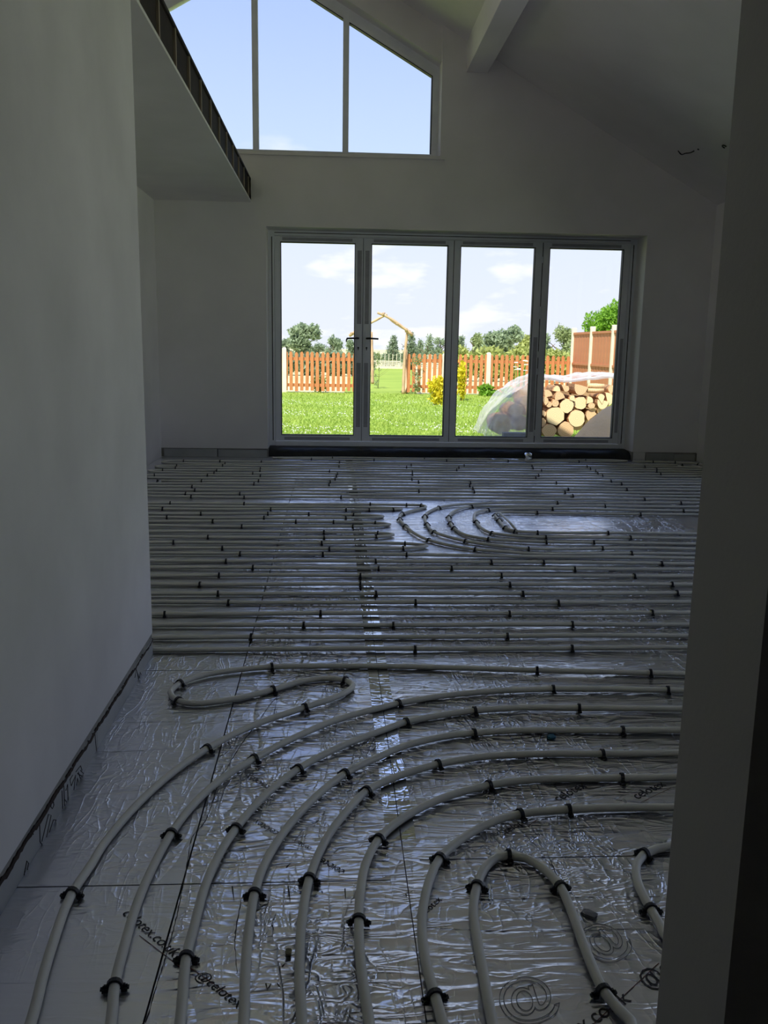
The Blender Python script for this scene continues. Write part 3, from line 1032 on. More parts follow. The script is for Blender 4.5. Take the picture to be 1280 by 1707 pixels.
def floor_text(body, p, q, z=0.0011, m=None, outline=0.0, name='printed_text', flip=False):
    P, Q = on_floor(*p), on_floor(*q)
    me = text_mesh(body, outline)
    xs_ = [v.co.x for v in me.vertices]
    x0, x1 = min(xs_), max(xs_)
    d = Q - P
    s = d.length / (x1 - x0)
    ang = math.atan2(d.y, d.x)
    me.transform(Matrix.Translation((-x0, 0, 0)))
    me.transform(Matrix.Diagonal((s, s, s if outline else 1, 1)))
    me.transform(Matrix.Rotation(ang, 4, 'Z'))
    me.transform(Matrix.Translation((P.x, P.y, z)))
    me.materials.clear()
    me.materials.append(m or m_ink)
    o = bpy.data.objects.new(name, me)
    C.objects.link(o)
    o.parent = fl
    return o


floor_text('celotex.co.uk', (203, 1524), (288, 1596))
floor_text('@celotex', (325, 1628), (396, 1682))
floor_text('celotex.co.uk', (900, 1770), (1054, 1668))
floor_text('@celotex', (1086, 1650), (1190, 1566))
floor_text('celotex', (932, 1336), (980, 1311))
floor_text('celotex', (1064, 1332), (1112, 1309))
floor_text('.celotex', (842, 1391), (886, 1368))
floor_text('celotex', (706, 1528), (738, 1500))
floor_text('celotex', (576, 1452), (530, 1426))
floor_text('celotex', (520, 1414), (492, 1398), m=m_inkgrey)
floor_text('celotex', (452, 1312), (416, 1290), m=m_inkgrey)
floor_text('celotex', (466, 1388), (428, 1366), m=m_inkgrey)
floor_text('@', (850, 1702), (936, 1672), m=m_inkgrey, outline=0.006)
floor_text('@', (1000, 1604), (1052, 1566), m=m_inkgrey, outline=0.006)
# red rules that go with the print
for p, q in (((300, 1602), (384, 1660)), ((232, 1560), (300, 1612)), ((990, 1707), (1098, 1606)), ((880, 1378), (896, 1366)), ((1068, 1338), (1118, 1314))):
    P, Q = on_floor(*p), on_floor(*q)
    d = (Q - P).normalized()
    n = Vector((-d.y, d.x, 0)) * 0.0007
    MB().add([P - n + Vector((0, 0, .0010)), Q - n + Vector((0, 0, .0010)), Q + n + Vector((0, 0, .0010)), P + n + Vector((0, 0, .0010))], [(0, 1, 2, 3)]).build('printed_rule', m_inkred, fl)
# pen marks
for px in ([(480, 1478), (484, 1503)], [(472, 1488), (493, 1486)], [(575, 1482), (576, 1498)], [(454, 1543), (456, 1552)], [(477, 1446), (484, 1440)], [(676, 1491), (678, 1495)], [(443, 1640), (446, 1652)], [(446, 1650), (452, 1640)],
           [(462, 1640), (468, 1648)], [(470, 1612), (476, 1606)], [(536, 1486), (538, 1489)], [(130, 1506), (141, 1480)], [(520, 1372), (532, 1368)], [(387, 1478), (390, 1500)], [(500, 1487), (503, 1490)]):
    P, Q = on_floor(*px[0]), on_floor(*px[1])
    d = (Q - P).normalized()
    n = Vector((-d.y, d.x, 0)) * 0.0014
    z = Vector((0, 0, 0.0012))
    MB().add([P - n + z, Q - n * 0.4 + z, Q + n * 0.4 + z, P + n + z], [(0, 1, 2, 3)]).build('pen_mark', m_ink, fl)
# cracks torn in the foil face
for line in ([(243, 1704), (262, 1640), (290, 1545), (300, 1500), (312, 1440), (320, 1396), (342, 1368), (362, 1310)],
             [(362, 1310), (385, 1268), (408, 1232), (432, 1200), (452, 1172), (466, 1158)],
             [(395, 1620), (392, 1560), (402, 1500)], [(455, 1195), (462, 1165)],
             [(912, 1420), (920, 1440), (929, 1460)], [(984, 1340), (1020, 1343)], [(888, 1430), (960, 1428), (1115, 1426)], [(800, 1500), (900, 1497), (1100, 1494)],
             [(250, 1117), (312, 1118)], [(175, 1205), (300, 1203)], [(170, 1254), (240, 1251)], [(690, 1546), (860, 1552), (1075, 1548)]):
    pts = catmull([on_floor(x, y, 0.0009) for x, y in line], 0.01)
    vs, fs = [], []
    for i, p in enumerate(pts):
        t = (pts[min(i + 1, len(pts) - 1)] - pts[max(i - 1, 0)]).normalized()
        n = Vector((-t.y, t.x, 0))
        wd = random.uniform(0.0003, 0.0011)
        j = n * random.uniform(-0.0008, 0.0008)
        vs += [p + n * wd + j, p - n * wd + j]
    for i in range(len(pts) - 1):
        fs.append((2 * i, 2 * i + 1, 2 * i + 3, 2 * i + 2))
    MB().add(vs, fs).build('foil_tear', m_ink, fl)

# outlined print on the upstand of the near left wall (on its face, following the wall)
def upstand_line(pxs, wd=0.0011):
    P = [on_x(x, y, -0.6292) for x, y in pxs]
    b = MB()
    b.tube([p + Vector((0.0002, 0, 0)) for p in P], wd, 4)
    b.build('printed_logo', m_ink, bl)


S = 300 / 1164.0


def U(*pts):
    upstand_line([(x * S, 1060 + y * S) for x, y in pts])


U((215, 1285), (205, 1255), (225, 1230), (270, 1175))
U((255, 1190), (258, 1330), (276, 1358), (300, 1300), (330, 1160), (312, 1155), (270, 1330))
U((295, 1335), (345, 1190), (362, 1190), (350, 1225), (325, 1280))
U((332, 1075), (328, 1105), (338, 1118), (348, 1095), (344, 1070), (332, 1075))
U((380, 1000), (412, 965), (418, 1130))
U((400, 1000), (406, 1145))
U((425, 1000), (436, 960), (440, 1090), (420, 1060))
U((470, 900), (452, 930), (460, 970), (488, 900), (470, 1055), (485, 1030), (500, 920), (515, 985))
U((490, 880), (520, 840), (530, 870))
U((500, 890), (545, 915), (530, 955), (505, 880))
U((520, 870), (540, 890), (552, 918), (522, 940))
U((872, 270), (880, 215), (905, 290))
U((893, 325), (905, 235), (920, 265), (912, 330))
U((885, 230), (900, 310))
U((150, 1575), (172, 1455), (184, 1470), (172, 1530))
U((612, 625), (625, 760))

# ------------------------------------------------------------------ scraps
def crumple(name, centre, sx, sy, sz, m, label, cat, seed, rotz=0.0):
    r = np.random.default_rng(seed)
    b = MB()
    n = 7
    vs, fs = [], []
    for i in range(n + 1):
        for k in range(n):
            th, ph = math.pi * i / n, 2 * math.pi * k / n
            q = r.uniform(0.75, 1.15)
            ct, cp, s1, s2 = math.cos(th), math.cos(ph), math.sin(th), math.sin(ph)
            sgn = lambda t: math.copysign(abs(t) ** 0.55, t)
            x, y, z = sgn(s1) * sgn(cp) * sx * q, sgn(s1) * sgn(s2) * sy * q, sgn(ct) * sz * (1 if i in (0, n) else r.uniform(.85, 1.05))
            vs.append((x * math.cos(rotz) - y * math.sin(rotz), x * math.sin(rotz) + y * math.cos(rotz), z))
    for i in range(n):
        for k in range(n):
            k2 = (k + 1) % n
            fs.append((i * n + k, (i + 1) * n + k, (i + 1) * n + k2, i * n + k2))
    b.add(vs, fs)
    o = b.build(name, m)
    zmin = min(v[2] for v in vs)
    o.location = (centre[0], centre[1], centre[2] - zmin)
    tag(o, label, cat)
    return o


p = on_floor(919, 1231)
crumple('plastic_scrap', (p.x, p.y, 0.0), 0.012, 0.013, 0.005, m_blue, 'small blue plastic scrap lying between two pipes', 'scrap', 1)
p = on_floor(983, 1527)
crumple('torn_foil_piece', (p.x, p.y, 0.0), 0.017, 0.010, 0.004, m_inkgrey, 'small dark torn foil piece beside the tall pipe hairpin', 'scrap', 2, -0.7)
p = on_floor(481, 1590)
crumple('debris_crumb', (p.x, p.y, 0.0), 0.006, 0.008, 0.004, m_joint, 'tiny brown crumb touching the fifth curved pipe', 'debris', 3)
p = on_floor(273, 859)
crumple('plaster_crumb', (p.x, p.y, 0.0), 0.010, 0.008, 0.008, m_white, 'white plaster crumb among the far pipes near the left wall', 'debris', 4)
p = on_floor(860, 757)
crumple('foil_bundle', (p.x, 8.44, 0.0), 0.042, 0.03, 0.042, m_tape, 'crumpled silver foil bundle standing before the door threshold', 'foil', 5)
p = on_floor(822, 757)
crumple('foil_roll', (p.x, 8.445, 0.0), 0.16, 0.018, 0.012, m_tape, 'flattened strip of silver foil lying before the door threshold', 'foil', 6)

# cables poking from the sloping ceiling
def on_ceiling(px, py, lift=0.0):
    d = ray(px, py)
    o = Vector((0, 0, CAM_H))
    # z = RZ - SL*(x-RX)
    t = (RZ - SL * (o.x - RX) - o.z) / (d.z + SL * d.x)
    return o + d * t


nrm = Vector((-SL, 0, -1)).normalized()
P = [on_ceiling(1130, 251), on_ceiling(1136, 255), on_ceiling(1145, 252), on_ceiling(1153, 251), on_ceiling(1158, 249.5)]
P = [q + nrm * h for q, h in zip(P, (0.0, 0.012, 0.02, 0.02, 0.012))]
o = MB().tube(catmull(P, 0.01), 0.0048, 8).build('ceiling_cable', m_black)
tag(o, 'short black cable end poking from the sloping ceiling', 'cable')
q = on_ceiling(1164, 248.5)
o = MB().tube([q + nrm * -0.004, q + nrm * 0.006], 0.008, 10).build('cable_hole', m_black)
tag(o, 'tiny dark cable hole beside the cable end in the sloping ceiling', 'hole')
q = on_ceiling(1209, 243)
ring = [q + nrm * 0.01 + Vector((math.cos(a) * 0.02, math.sin(a) * 0.022, -SL * math.cos(a) * 0.02)) for a in [math.radians(60 + i * 28) for i in range(9)]]
o = MB().tube(ring, 0.005, 8).build('ceiling_cable', m_black)
tag(o, 'curled black cable end beside the near right wall edge', 'cable')

# ================================================================== garden
GZ = -0.17
m_lawn = mat('lawn', (0.26, 0.385, 0.065), 0.9, col2=(0.37, 0.47, 0.095), scale=0.9, bump=0.6, bscale=25, bdist=0.04, spec=0.1, detail=8)
m_blade = leaf_mat('grass_blade', (0.26, 0.395, 0.055), (0.38, 0.48, 0.09))
m_field = mat('field', (0.52, 0.50, 0.26), 0.95, col2=(0.64, 0.60, 0.34), scale=0.25, spec=0.1)
m_path = mat('mown_grass', (0.24, 0.34, 0.06), 0.95, col2=(0.33, 0.42, 0.08), scale=0.5, spec=0.1)
m_clover = mat('clover_white', (0.85, 0.85, 0.78), 0.8)
m_picket = mat('stained_picket', (0.56, 0.21, 0.075), 0.75, var=0.18, scale=4, stretch=(6, 6, 1))
m_panel = mat('stained_board', (0.55, 0.215, 0.10), 0.75, var=0.12, scale=5, stretch=(6, 6, 1))
m_conc = mat('pale_concrete', (0.80, 0.72, 0.56), 0.85, var=0.08, scale=6)
m_pole = mat('peeled_pole', (0.58, 0.39, 0.23), 0.8, var=0.15, scale=6)
m_bark = mat('log_bark', (0.52, 0.30, 0.15), 0.9, var=0.4, scale=9, bump=0.8, bscale=14, bdist=0.02, stretch=(3, 1, 3))
m_bark2 = mat('tree_bark', (0.16, 0.11, 0.07), 0.9, var=0.3, scale=6)
m_cut = None


def cut_mat(name, c1, c2):
    m = bpy.data.materials.new(name)
    m.use_nodes = True
    t = m.node_tree
    b = t.nodes['Principled BSDF']
    b.inputs['Roughness'].default_value = 0.75
    tc = t.nodes.new('ShaderNodeTexCoord')
    wv = t.nodes.new('ShaderNodeTexWave')
    wv.wave_type = 'RINGS'
    wv.rings_direction = 'Y'
    wv.inputs['Scale'].default_value = 14
    wv.inputs['Distortion'].default_value = 2.5
    wv.inputs['Detail'].default_value = 2
    t.links.new(tc.outputs['Object'], wv.inputs['Vector'])
    r = t.nodes.new('ShaderNodeValToRGB')
    r.color_ramp.elements[0].color = (*c1, 1)
    r.color_ramp.elements[1].color = (*c2, 1)
    t.links.new(wv.outputs[0], r.inputs[0])
    t.links.new(r.outputs[0], b.inputs['Base Color'])
    return m


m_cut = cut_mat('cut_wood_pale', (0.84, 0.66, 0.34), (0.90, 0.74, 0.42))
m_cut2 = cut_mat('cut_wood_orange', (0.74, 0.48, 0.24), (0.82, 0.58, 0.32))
m_heap = mat('earth_heap', (0.82, 0.55, 0.30), 0.95, var=0.10, scale=3, bump=0.6, bscale=10, bdist=0.03)

lawn = MB().box(-14, 22, Y1, 24.1, GZ - 0.2, GZ).box(XR + 4.2, 22, -14, Y1, GZ - 0.2, GZ).build('lawn', m_lawn)
tag(lawn, 'bright green lawn between the doors and the picket fence', 'lawn', kind='structure')
m_bounce_slab = mat('bounce_slab', (0.66, 0.65, 0.62), 0.85, var=0.08, scale=2)  # unseen pale paving, added to bounce daylight into the room
pat = MB().box(XR + 0.16, XR + 4.2, -6, Y1, GZ - 0.2, GZ - 0.01).box(-4, XR + 4.2, Y1, 10.6, GZ - 0.2, GZ + 0.004).build('bounce_paving', m_bounce_slab)
tag(pat, 'unseen pale paving added around the house to bounce light indoors', 'paving', kind='structure')
fieldo = MB().box(-160, 220, 24.1, 420, GZ - 0.2, GZ - 0.005).build('field', m_field)
tag(fieldo, 'pale dry field beyond the picket fence', 'field', kind='structure')
pth = MB().add([(0.3, 24.1, GZ + 0.002), (2.3, 24.1, GZ + 0.002), (4.7, 52, GZ + 0.002), (1.3, 52, GZ + 0.002)], [(0, 1, 2, 3)]).build('path', m_path)
tag(pth, 'mown yellow-green grass path seen through the pole arch', 'path', kind='structure')

# grass blades and clover
nb = 42000
yb = 12.0 + (24.0 - 12.0) * rng.random(nb) ** 1.3
xb = rng.uniform(-0.12, 0.36, nb) * yb
hb = rng.uniform(0.02, 0.055, nb)
wb = rng.uniform(0.006, 0.014, nb)
an = rng.uniform(0, math.pi, nb)
V = np.zeros((nb, 3, 3))
V[:, 0] = np.stack([xb - np.cos(an) * wb, yb - np.sin(an) * wb, np.full(nb, GZ)], 1)
V[:, 1] = np.stack([xb + np.cos(an) * wb, yb + np.sin(an) * wb, np.full(nb, GZ)], 1)
V[:, 2] = np.stack([xb + rng.normal(0, .02, nb), yb + rng.normal(0, .02, nb), GZ + hb], 1)
me = bpy.data.meshes.new('grass')
me.from_pydata(V.reshape(-1, 3).tolist(), [], np.arange(nb * 3).reshape(-1, 3).tolist())
me.materials.append(m_blade)
go = bpy.data.objects.new('grass', me)
C.objects.link(go)
tag(go, 'short bright green grass growing all over the lawn', 'grass', kind='stuff')
b = MB()
for i in range(2200):
    y = 12.3 + 8.5 * random.random() ** 1.2
    x = random.uniform(-0.1, 0.24) * y
    k = math.sin(x * 1.3 + 2) * math.sin(y * 2.1 + x) + 0.4 * random.random()
    if k < 0.30:
        continue
    s = random.uniform(0.005, 0.011)
    z = GZ + random.uniform(0.04, 0.07)
    b.add([(x - s, y, z), (x, y - s, z), (x + s, y, z), (x, y + s, z), (x, y, z + s), (x, y, z - s)],
          [(0, 1, 4), (1, 2, 4), (2, 3, 4), (3, 0, 4), (1, 0, 5), (2, 1, 5), (3, 2, 5), (0, 3, 5)])
cf = b.build('clover_flowers', m_clover)
tag(cf, 'tiny white clover flowers dotted over the lawn', 'flowers', kind='stuff')

# picket fence ------------------------------------------------------
FY = 24.0
PK_P = 0.141


def picket_mesh():
    w2, t2, h = 0.044, 0.010, 1.09
    poly = [(-w2, 0.05), (w2, 0.05), (w2, h - 0.05), (w2 * 0.55, h - 0.012), (0, h), (-w2 * 0.55, h - 0.012), (-w2, h - 0.05)]
    return MB().prism_y(poly, -t2, t2).mesh('picket', m_picket)


ME_PK = picket_mesh()


def fence(x0, x1, posts, label):
    f = empty('picket_fence', ((x0 + x1) / 2, FY, GZ))
    tag(f, label, 'fence', 'picket fence lengths')
    n = int((x1 - x0) / PK_P)
    for i in range(n + 1):
        o = bpy.data.objects.new('picket', ME_PK)
        C.objects.link(o)
        o.parent = f
        o.location = (x0 + i * PK_P - (x0 + x1) / 2, -0.025, random.uniform(-0.012, 0.012))
        o.rotation_euler = (0, random.uniform(-0.012, 0.012), 0)
    for z in (0.16, 0.86):
        MB().box(-(x1 - x0) / 2 - 0.03, (x1 - x0) / 2 + 0.03, 0.0, 0.035, z, z + 0.085).build('rail', m_picket, f)
    for px_, top in posts:
        MB().add([(px_ - (x0 + x1) / 2 + sx * k, 0.08 + sy * k, z) for z, k in ((-0.1, 0.06), (top - 0.04, 0.055), (top, 0.03)) for sx, sy in ((-1, -1), (1, -1), (1, 1), (-1, 1))],
                 [(0, 1, 5, 4), (1, 2, 6, 5), (2, 3, 7, 6), (3, 0, 4, 7), (4, 5, 9, 8), (5, 6, 10, 9), (6, 7, 11, 10), (7, 4, 8, 11), (8, 9, 10, 11)]).build('post', m_conc, f)
    return f


def fx(px):
    return on_y(px, 620, FY).x


f1 = fence(fx(380), fx(594), [(fx(474), 1.20), (fx(596.5), 1.12), (fx(390), 1.2)], 'rust-brown picket fence with a pale post, left of the pole arch')
f2 = fence(fx(681), fx(950), [(fx(813.5), 1.15), (fx(740), 1.1)], 'rust-brown picket fence from the pole arch to the tall board fence')
# the posts stand in the fence line, in front of the pickets where the photo shows them
for o in list(f1.children) + list(f2.children):
    if o.name.startswith('post'):
        o.location.y -= 0.09

# tall close-board fence at the right ---------------------------------
TX = 6.55
tf = empty('board_fence', (TX, 22.0, GZ))
tag(tf, 'tall brown close-board fence with pale concrete posts behind the log pile', 'fence')
ty = [24.0, 22.25, 20.5, 18.75]
for k, y in enumerate(ty):
    b = MB().box(-0.06, 0.06, y - 22 - 0.055, y - 22 + 0.055, -0.1, 1.84)
    bevel(b.build('post', m_conc, tf), 0.012)
    if k < len(ty) - 1:
        y0, y1 = ty[k + 1] - 22 + 0.06, y - 22 - 0.06
        n = 13
        wdt = (y1 - y0) / n
        me_b = MB().box(-0.012, 0.004, 0.0, wdt - 0.006, 0.14, 1.70).mesh('board', m_panel)
        for i in range(n):
            o = bpy.data.objects.new('board', me_b)
            C.objects.link(o)
            o.parent = tf
            o.location = (0.004 * (i % 2), y0 + i * wdt, 0)
        for z in (0.06, 0.86, 1.66):
            MB().box(-0.035, 0.02, y0, y1, z, z + 0.055).build('rail', m_panel, tf)

# rustic arch ---------------------------------------------------------
ar = empty('pole_arch', (fx(637), 24.1, GZ))
tag(ar, 'rustic garden arch of crooked peeled poles in the fence gap', 'arch')


def AP(px, py, Y):
    q = on_y(px, py, Y)
    return q - Vector(ar.location)


def pole(name, pts, r):
    P = catmull([AP(*p) for p in pts], 0.12)
    n = len(P)
    rr = [r * (1 + 0.10 * math.sin(i * 1.7)) * (1 - 0.25 * i / n) for i in range(n)]
    MB().tube(P, rr, 8).build(name, m_pole, ar)


pole('upright', [(672, 657, 23.85), (673, 625, 23.85), (675, 590, 23.85), (679, 552, 23.85)], 0.045)
pole('upright', [(677, 655, 24.1), (676.5, 620, 24.4), (677, 583, 24.4)], 0.045)
pole('upright', [(600, 655, 23.85), (599, 620, 23.85), (597, 556, 23.85)], 0.045)
pole('upright', [(621, 640, 27.2), (620.5, 600, 27.2), (619, 553, 27.2)], 0.05)
pole('rafter', [(688, 559, 23.8), (676, 549, 23.8), (660, 537, 23.8), (645, 528, 23.8), (629, 521, 23.8)], 0.042)
pole('rafter', [(582, 560, 23.95), (600, 548, 23.95), (622, 536, 23.95), (645, 524, 23.95)], 0.038)
pole('rafter', [(684, 553, 24.7), (668, 545, 24.7), (650, 533, 24.7)], 0.03)
pole('cross_pole', [(638, 523, 23.6), (641, 522, 24.9)], 0.03)
pole('cross_pole', [(678, 549, 23.6), (676, 553, 24.9)], 0.03)
pole('cross_pole', [(662, 539, 23.6), (660, 541, 24.9)], 0.025)
pole('cross_pole', [(585, 556, 23.6), (592, 553, 25.2)], 0.03)


# leaves --------------------------------------------------------------
def leaves_mesh(name, blobs, n, size, m, seed, spiky=0.0):
    """blobs: (cx,cy,cz,rx,ry,rz); leaf quads on and in the blobs"""
    r = np.random.default_rng(seed)
    vol = np.array([b[3] * b[4] * b[5] for b in blobs]) ** 0.7
    idx = r.choice(len(blobs), n, p=vol / vol.sum())
    B = np.array(blobs)[idx]
    d = r.normal(size=(n, 3))
    d /= np.linalg.norm(d, axis=1)[:, None]
    rad = r.random(n) ** 0.45 * (1 + spiky * r.random(n) ** 3)
    c = B[:, :3] + d * rad[:, None] * B[:, 3:]
    a = r.normal(size=(n, 3)) + d * 0.6
    a /= np.linalg.norm(a, axis=1)[:, None]
    t = np.cross(a, r.normal(size=(n, 3)))
    t /= np.linalg.norm(t, axis=1)[:, None]
    s = size * r.uniform(0.6, 1.4, n)
    V = np.stack([c - a * s[:, None], c + t * s[:, None] * 0.45, c + a * s[:, None], c - t * s[:, None] * 0.45], 1)
    me = bpy.data.meshes.new(name)
    me.from_pydata(V.reshape(-1, 3).tolist(), [], np.arange(n * 4).reshape(-1, 4).tolist())
    me.materials.append(m)
    return me


def plant(name, label, cat, base, blobs, n, size, m, seed, trunk=None, group=None, spiky=0.0, stem_name='trunk'):
    """base: foot; blobs relative to the foot"""
    e = empty(name, base)
    tag(e, label, cat, group)
    o = bpy.data.objects.new('foliage', leaves_mesh('foliage', blobs, n, size, m, seed, spiky))
    C.objects.link(o)
    o.parent = e
    if trunk:
        h, r = trunk
        b = MB()
        b.tube([(0, 0, -0.05), (0.03 * h, 0, h * 0.5), (0, 0.02 * h, h)], [r, r * 0.75, r * 0.3], 8)
        rr = random.Random(seed)
        for k in range(5):
            a = rr.uniform(0, 6.28)
            z0 = h * rr.uniform(0.35, 0.8)
            L = h * rr.uniform(0.25, 0.4)
            b.tube([(0.02 * h, 0, z0), (math.cos(a) * L * 0.6, math.sin(a) * L * 0.6, z0 + L * 0.35), (math.cos(a) * L, math.sin(a) * L, z0 + L * 0.7)], [r * 0.4, r * 0.25, r * 0.1], 6)
        b.build(stem_name, m_bark2, e)
    return e


m_lf1 = leaf_mat('leaf_grey_green', (0.22, 0.29, 0.18), (0.36, 0.44, 0.26))  # lightened so the haze of distance sits in the leaf colour
m_lf2 = leaf_mat('leaf_mid_green', (0.24, 0.31, 0.15), (0.38, 0.45, 0.20))
m_lf3 = leaf_mat('leaf_bright_green', (0.13, 0.28, 0.02), (0.24, 0.45, 0.04))
m_lf4 = leaf_mat('leaf_yellow', (0.55, 0.45, 0.02), (0.85, 0.74, 0.05))
m_lf5 = leaf_mat('leaf_dark', (0.17, 0.23, 0.145), (0.28, 0.35, 0.21))  # also lightened in colour for haze
m_lf6 = leaf_mat('leaf_olive', (0.30, 0.35, 0.09), (0.46, 0.50, 0.16))


def tree(px, top, wpx, Y, label, m, seed, n=900, cone=False, dense=1.0, leafs=0.10):
    foot = on_y(px, 600, Y)
    base = (foot.x, Y, GZ - 0.01)
    zt = on_y(px, top, Y).z - base[2]
    rw = wpx / F * Y / 2
    r = random.Random(seed)
    bl = []
    if cone:
        for k in range(6):
            t = k / 5
            bl.append((r.uniform(-.1, .1) * rw, 0, zt * (0.25 + 0.68 * t), rw * (1 - 0.8 * t) + 0.12, rw * (1 - 0.8 * t) + 0.1, zt * 0.12))
    else:
        for k in range(9):
            a = r.uniform(0, 6.28)
            q = r.uniform(0.1, 0.65)
            bl.append((math.cos(a) * rw * q, math.sin(a) * rw * q * 0.7, zt * r.uniform(0.35, 0.86), rw * r.uniform(0.3, 0.5), rw * 0.4, zt * r.uniform(0.10, 0.17)))
    return plant('tree', label, 'tree', base, bl, int(n * 2.2), leafs * 0.7, m, seed, (zt * 0.75, 0.03 * zt + 0.03), 'trees beyond the picket fence', spiky=0.5)


tree(505, 541, 54, 43, 'tall lacy grey-green tree behind the left picket fence', m_lf1, 11, 1700, leafs=0.17)
tree(478, 560, 34, 49, 'lower dark bush-like tree at the door frame edge, behind the left fence', m_lf5, 12, 1000)
tree(528, 570, 40, 54, 'low dark green tree between the two lacy ones behind the left fence', m_lf5, 13, 800)
tree(556, 552, 36, 46, 'smaller lacy grey-green tree nearest the door handles', m_lf1, 14, 1000)
tree(584, 563, 24, 48, 'small grey-green tree just beside the left door handle', m_lf1, 15, 600)
tree(655, 561, 20, 57, 'dark upright conifer framed in the middle of the arch', m_lf5, 16, 900, True)
tree(685, 558, 24, 50, 'dark conifer rising behind the upright pole of the arch', m_lf5, 17, 900, True)
tree(700, 568, 16, 58, 'small slim conifer just right of the arch', m_lf1, 18, 600, True)
tree(715, 560, 18, 55, 'slim grey-green conifer above the picket tops', m_lf1, 19, 700, True)
tree(733, 557, 26, 65, 'pale grey-green tree beside the middle door stile', m_lf1, 20, 800)
tree(767, 562, 22, 48, 'dark narrow tree left of the big bushes, beside the middle stile', m_lf5, 21, 800, True)
tree(795, 552, 34, 45, 'loose lacy tree at the left end of the big bushes', m_lf2, 22, 1300, leafs=0.14)
tree(833, 540, 74, 40, 'wide rounded grey-green tree in the third door pane', m_lf1, 23, 3200, leafs=0.15)
tree(872, 556, 44, 46, 'lower olive tree against the right door stile', m_lf6, 24, 1300)
tree(910, 553, 36, 42, 'leafy tree just right of the narrow right-hand door stile', m_lf1, 25, 1300)
tree(938, 544, 46, 42, 'loose olive tree beside the tall board fence', m_lf2, 26, 1500)

# hedge-like low growth on the horizon
def strip(name, label, x0, x1, Y, z1, m, n, size, seed, cat='hedge'):
    cx = (x0 + x1) / 2
    L = (x1 - x0) / 2
    k = max(5, int(L * 2))
    r = random.Random(seed)
    bl = [(-L + 2 * L * i / (k - 1), 0, z1 * 0.5, L / k * 1.6, 0.5, z1 * 0.5 * r.uniform(0.8, 1.1)) for i in range(k)]
    return plant(name, label, cat, (cx, Y, GZ - 0.02), bl, n, size, m, seed, (z1 * 0.6, 0.04), None, stem_name='stem')


X_ = lambda px, Y: on_y(px, 600, Y).x
strip('hedge', 'low dark hedge on the horizon behind the arch', X_(592, 60), X_(765, 60), 60, 0.95, m_lf5, 2600, 0.16, 31)
strip('hedge', 'low dark hedge behind the left picket fence', X_(440, 38), X_(600, 38), 38, 1.02, m_lf5, 2200, 0.16, 32)
strip('hedge', 'yellow-green hedge bank above the right picket fence', X_(764, 34), X_(970, 34), 34, 1.38, m_lf6, 5200, 0.12, 33)
# bright clipped tree-hedge behind the board fence
hb_ = on_y(1012, 548, 26)
bl = []
rr = random.Random(5)
for k in range(16):
    bl.append((rr.uniform(-0.75, 1.3), rr.uniform(-0.6, 0.6), rr.uniform(1.55, 2.35), rr.uniform(.3, .5), .5, rr.uniform(.28, .42)))
bl = [b_ for b_ in bl if b_[2] < 2.05 or b_[0] > -0.25] + [(0.6, 0, 0.9, 1.2, .6, .7), (0.2, 0, 2.3, .5, .5, .42), (0.8, 0, 2.6, .6, .5, .45), (-0.3, 0, 1.9, .45, .5, .4), (-0.1, 0, 2.1, .45, .5, .4), (0.4, 0, 2.45, .5, .5, .42), (-.5, 0, 1.6, .4, .4, .4)]
plant('hedge', 'dense bright green bush rising over the tall board fence', 'bush', (hb_.x + 0.1, 26.0, GZ), bl, 11000, 0.055, m_lf3, 34, (1.8, 0.08))

# pale fence far beyond the arch
pf = empty('pale_fence', (X_(648, 52), 52, GZ))
tag(pf, 'pale thin-railed fence far off behind the arch', 'fence')
me_pp = MB().box(-0.015, 0.015, -0.02, 0.02, 0, 0.86).mesh('paling', m_conc)
for i in range(-26, 27):
    o = bpy.data.objects.new('paling', me_pp)
    C.objects.link(o)
    o.parent = pf
    o.location = (i * 0.23, 0, 0)
for z in (0.10, 0.20, 0.30, 0.40):
    MB().box(-6.1, 6.1, 0.02, 0.05, z, z + 0.06).build('rail', m_conc, pf)

# shrubs and plants near the fence
def shrub(px, py, wpx, hpx, label, m, seed, n=900, size=0.05, name='shrub', cat='shrub', Y=None, spiky=0.7):
    d = ray(px, py)
    foot = on_floor(px, py, GZ) if Y is None else Vector((on_y(px, py, Y).x, Y, GZ))
    Yd = foot.y
    rw = wpx / F * Yd / 2
    h = hpx / F * Yd
    r = random.Random(seed)
    bl = []
    for k in range(9):
        a = r.uniform(0, 6.28)
        q = r.uniform(0, 0.6)
        bl.append((math.cos(a) * rw * q, math.sin(a) * rw * q, h * r.uniform(0.2, 0.78), rw * 0.45, rw * 0.45, h * 0.2))
    return plant(name, label, cat, (foot.x, foot.y, GZ), bl, n, size, m, seed, (h * 0.6, 0.018), None, spiky, 'stem')


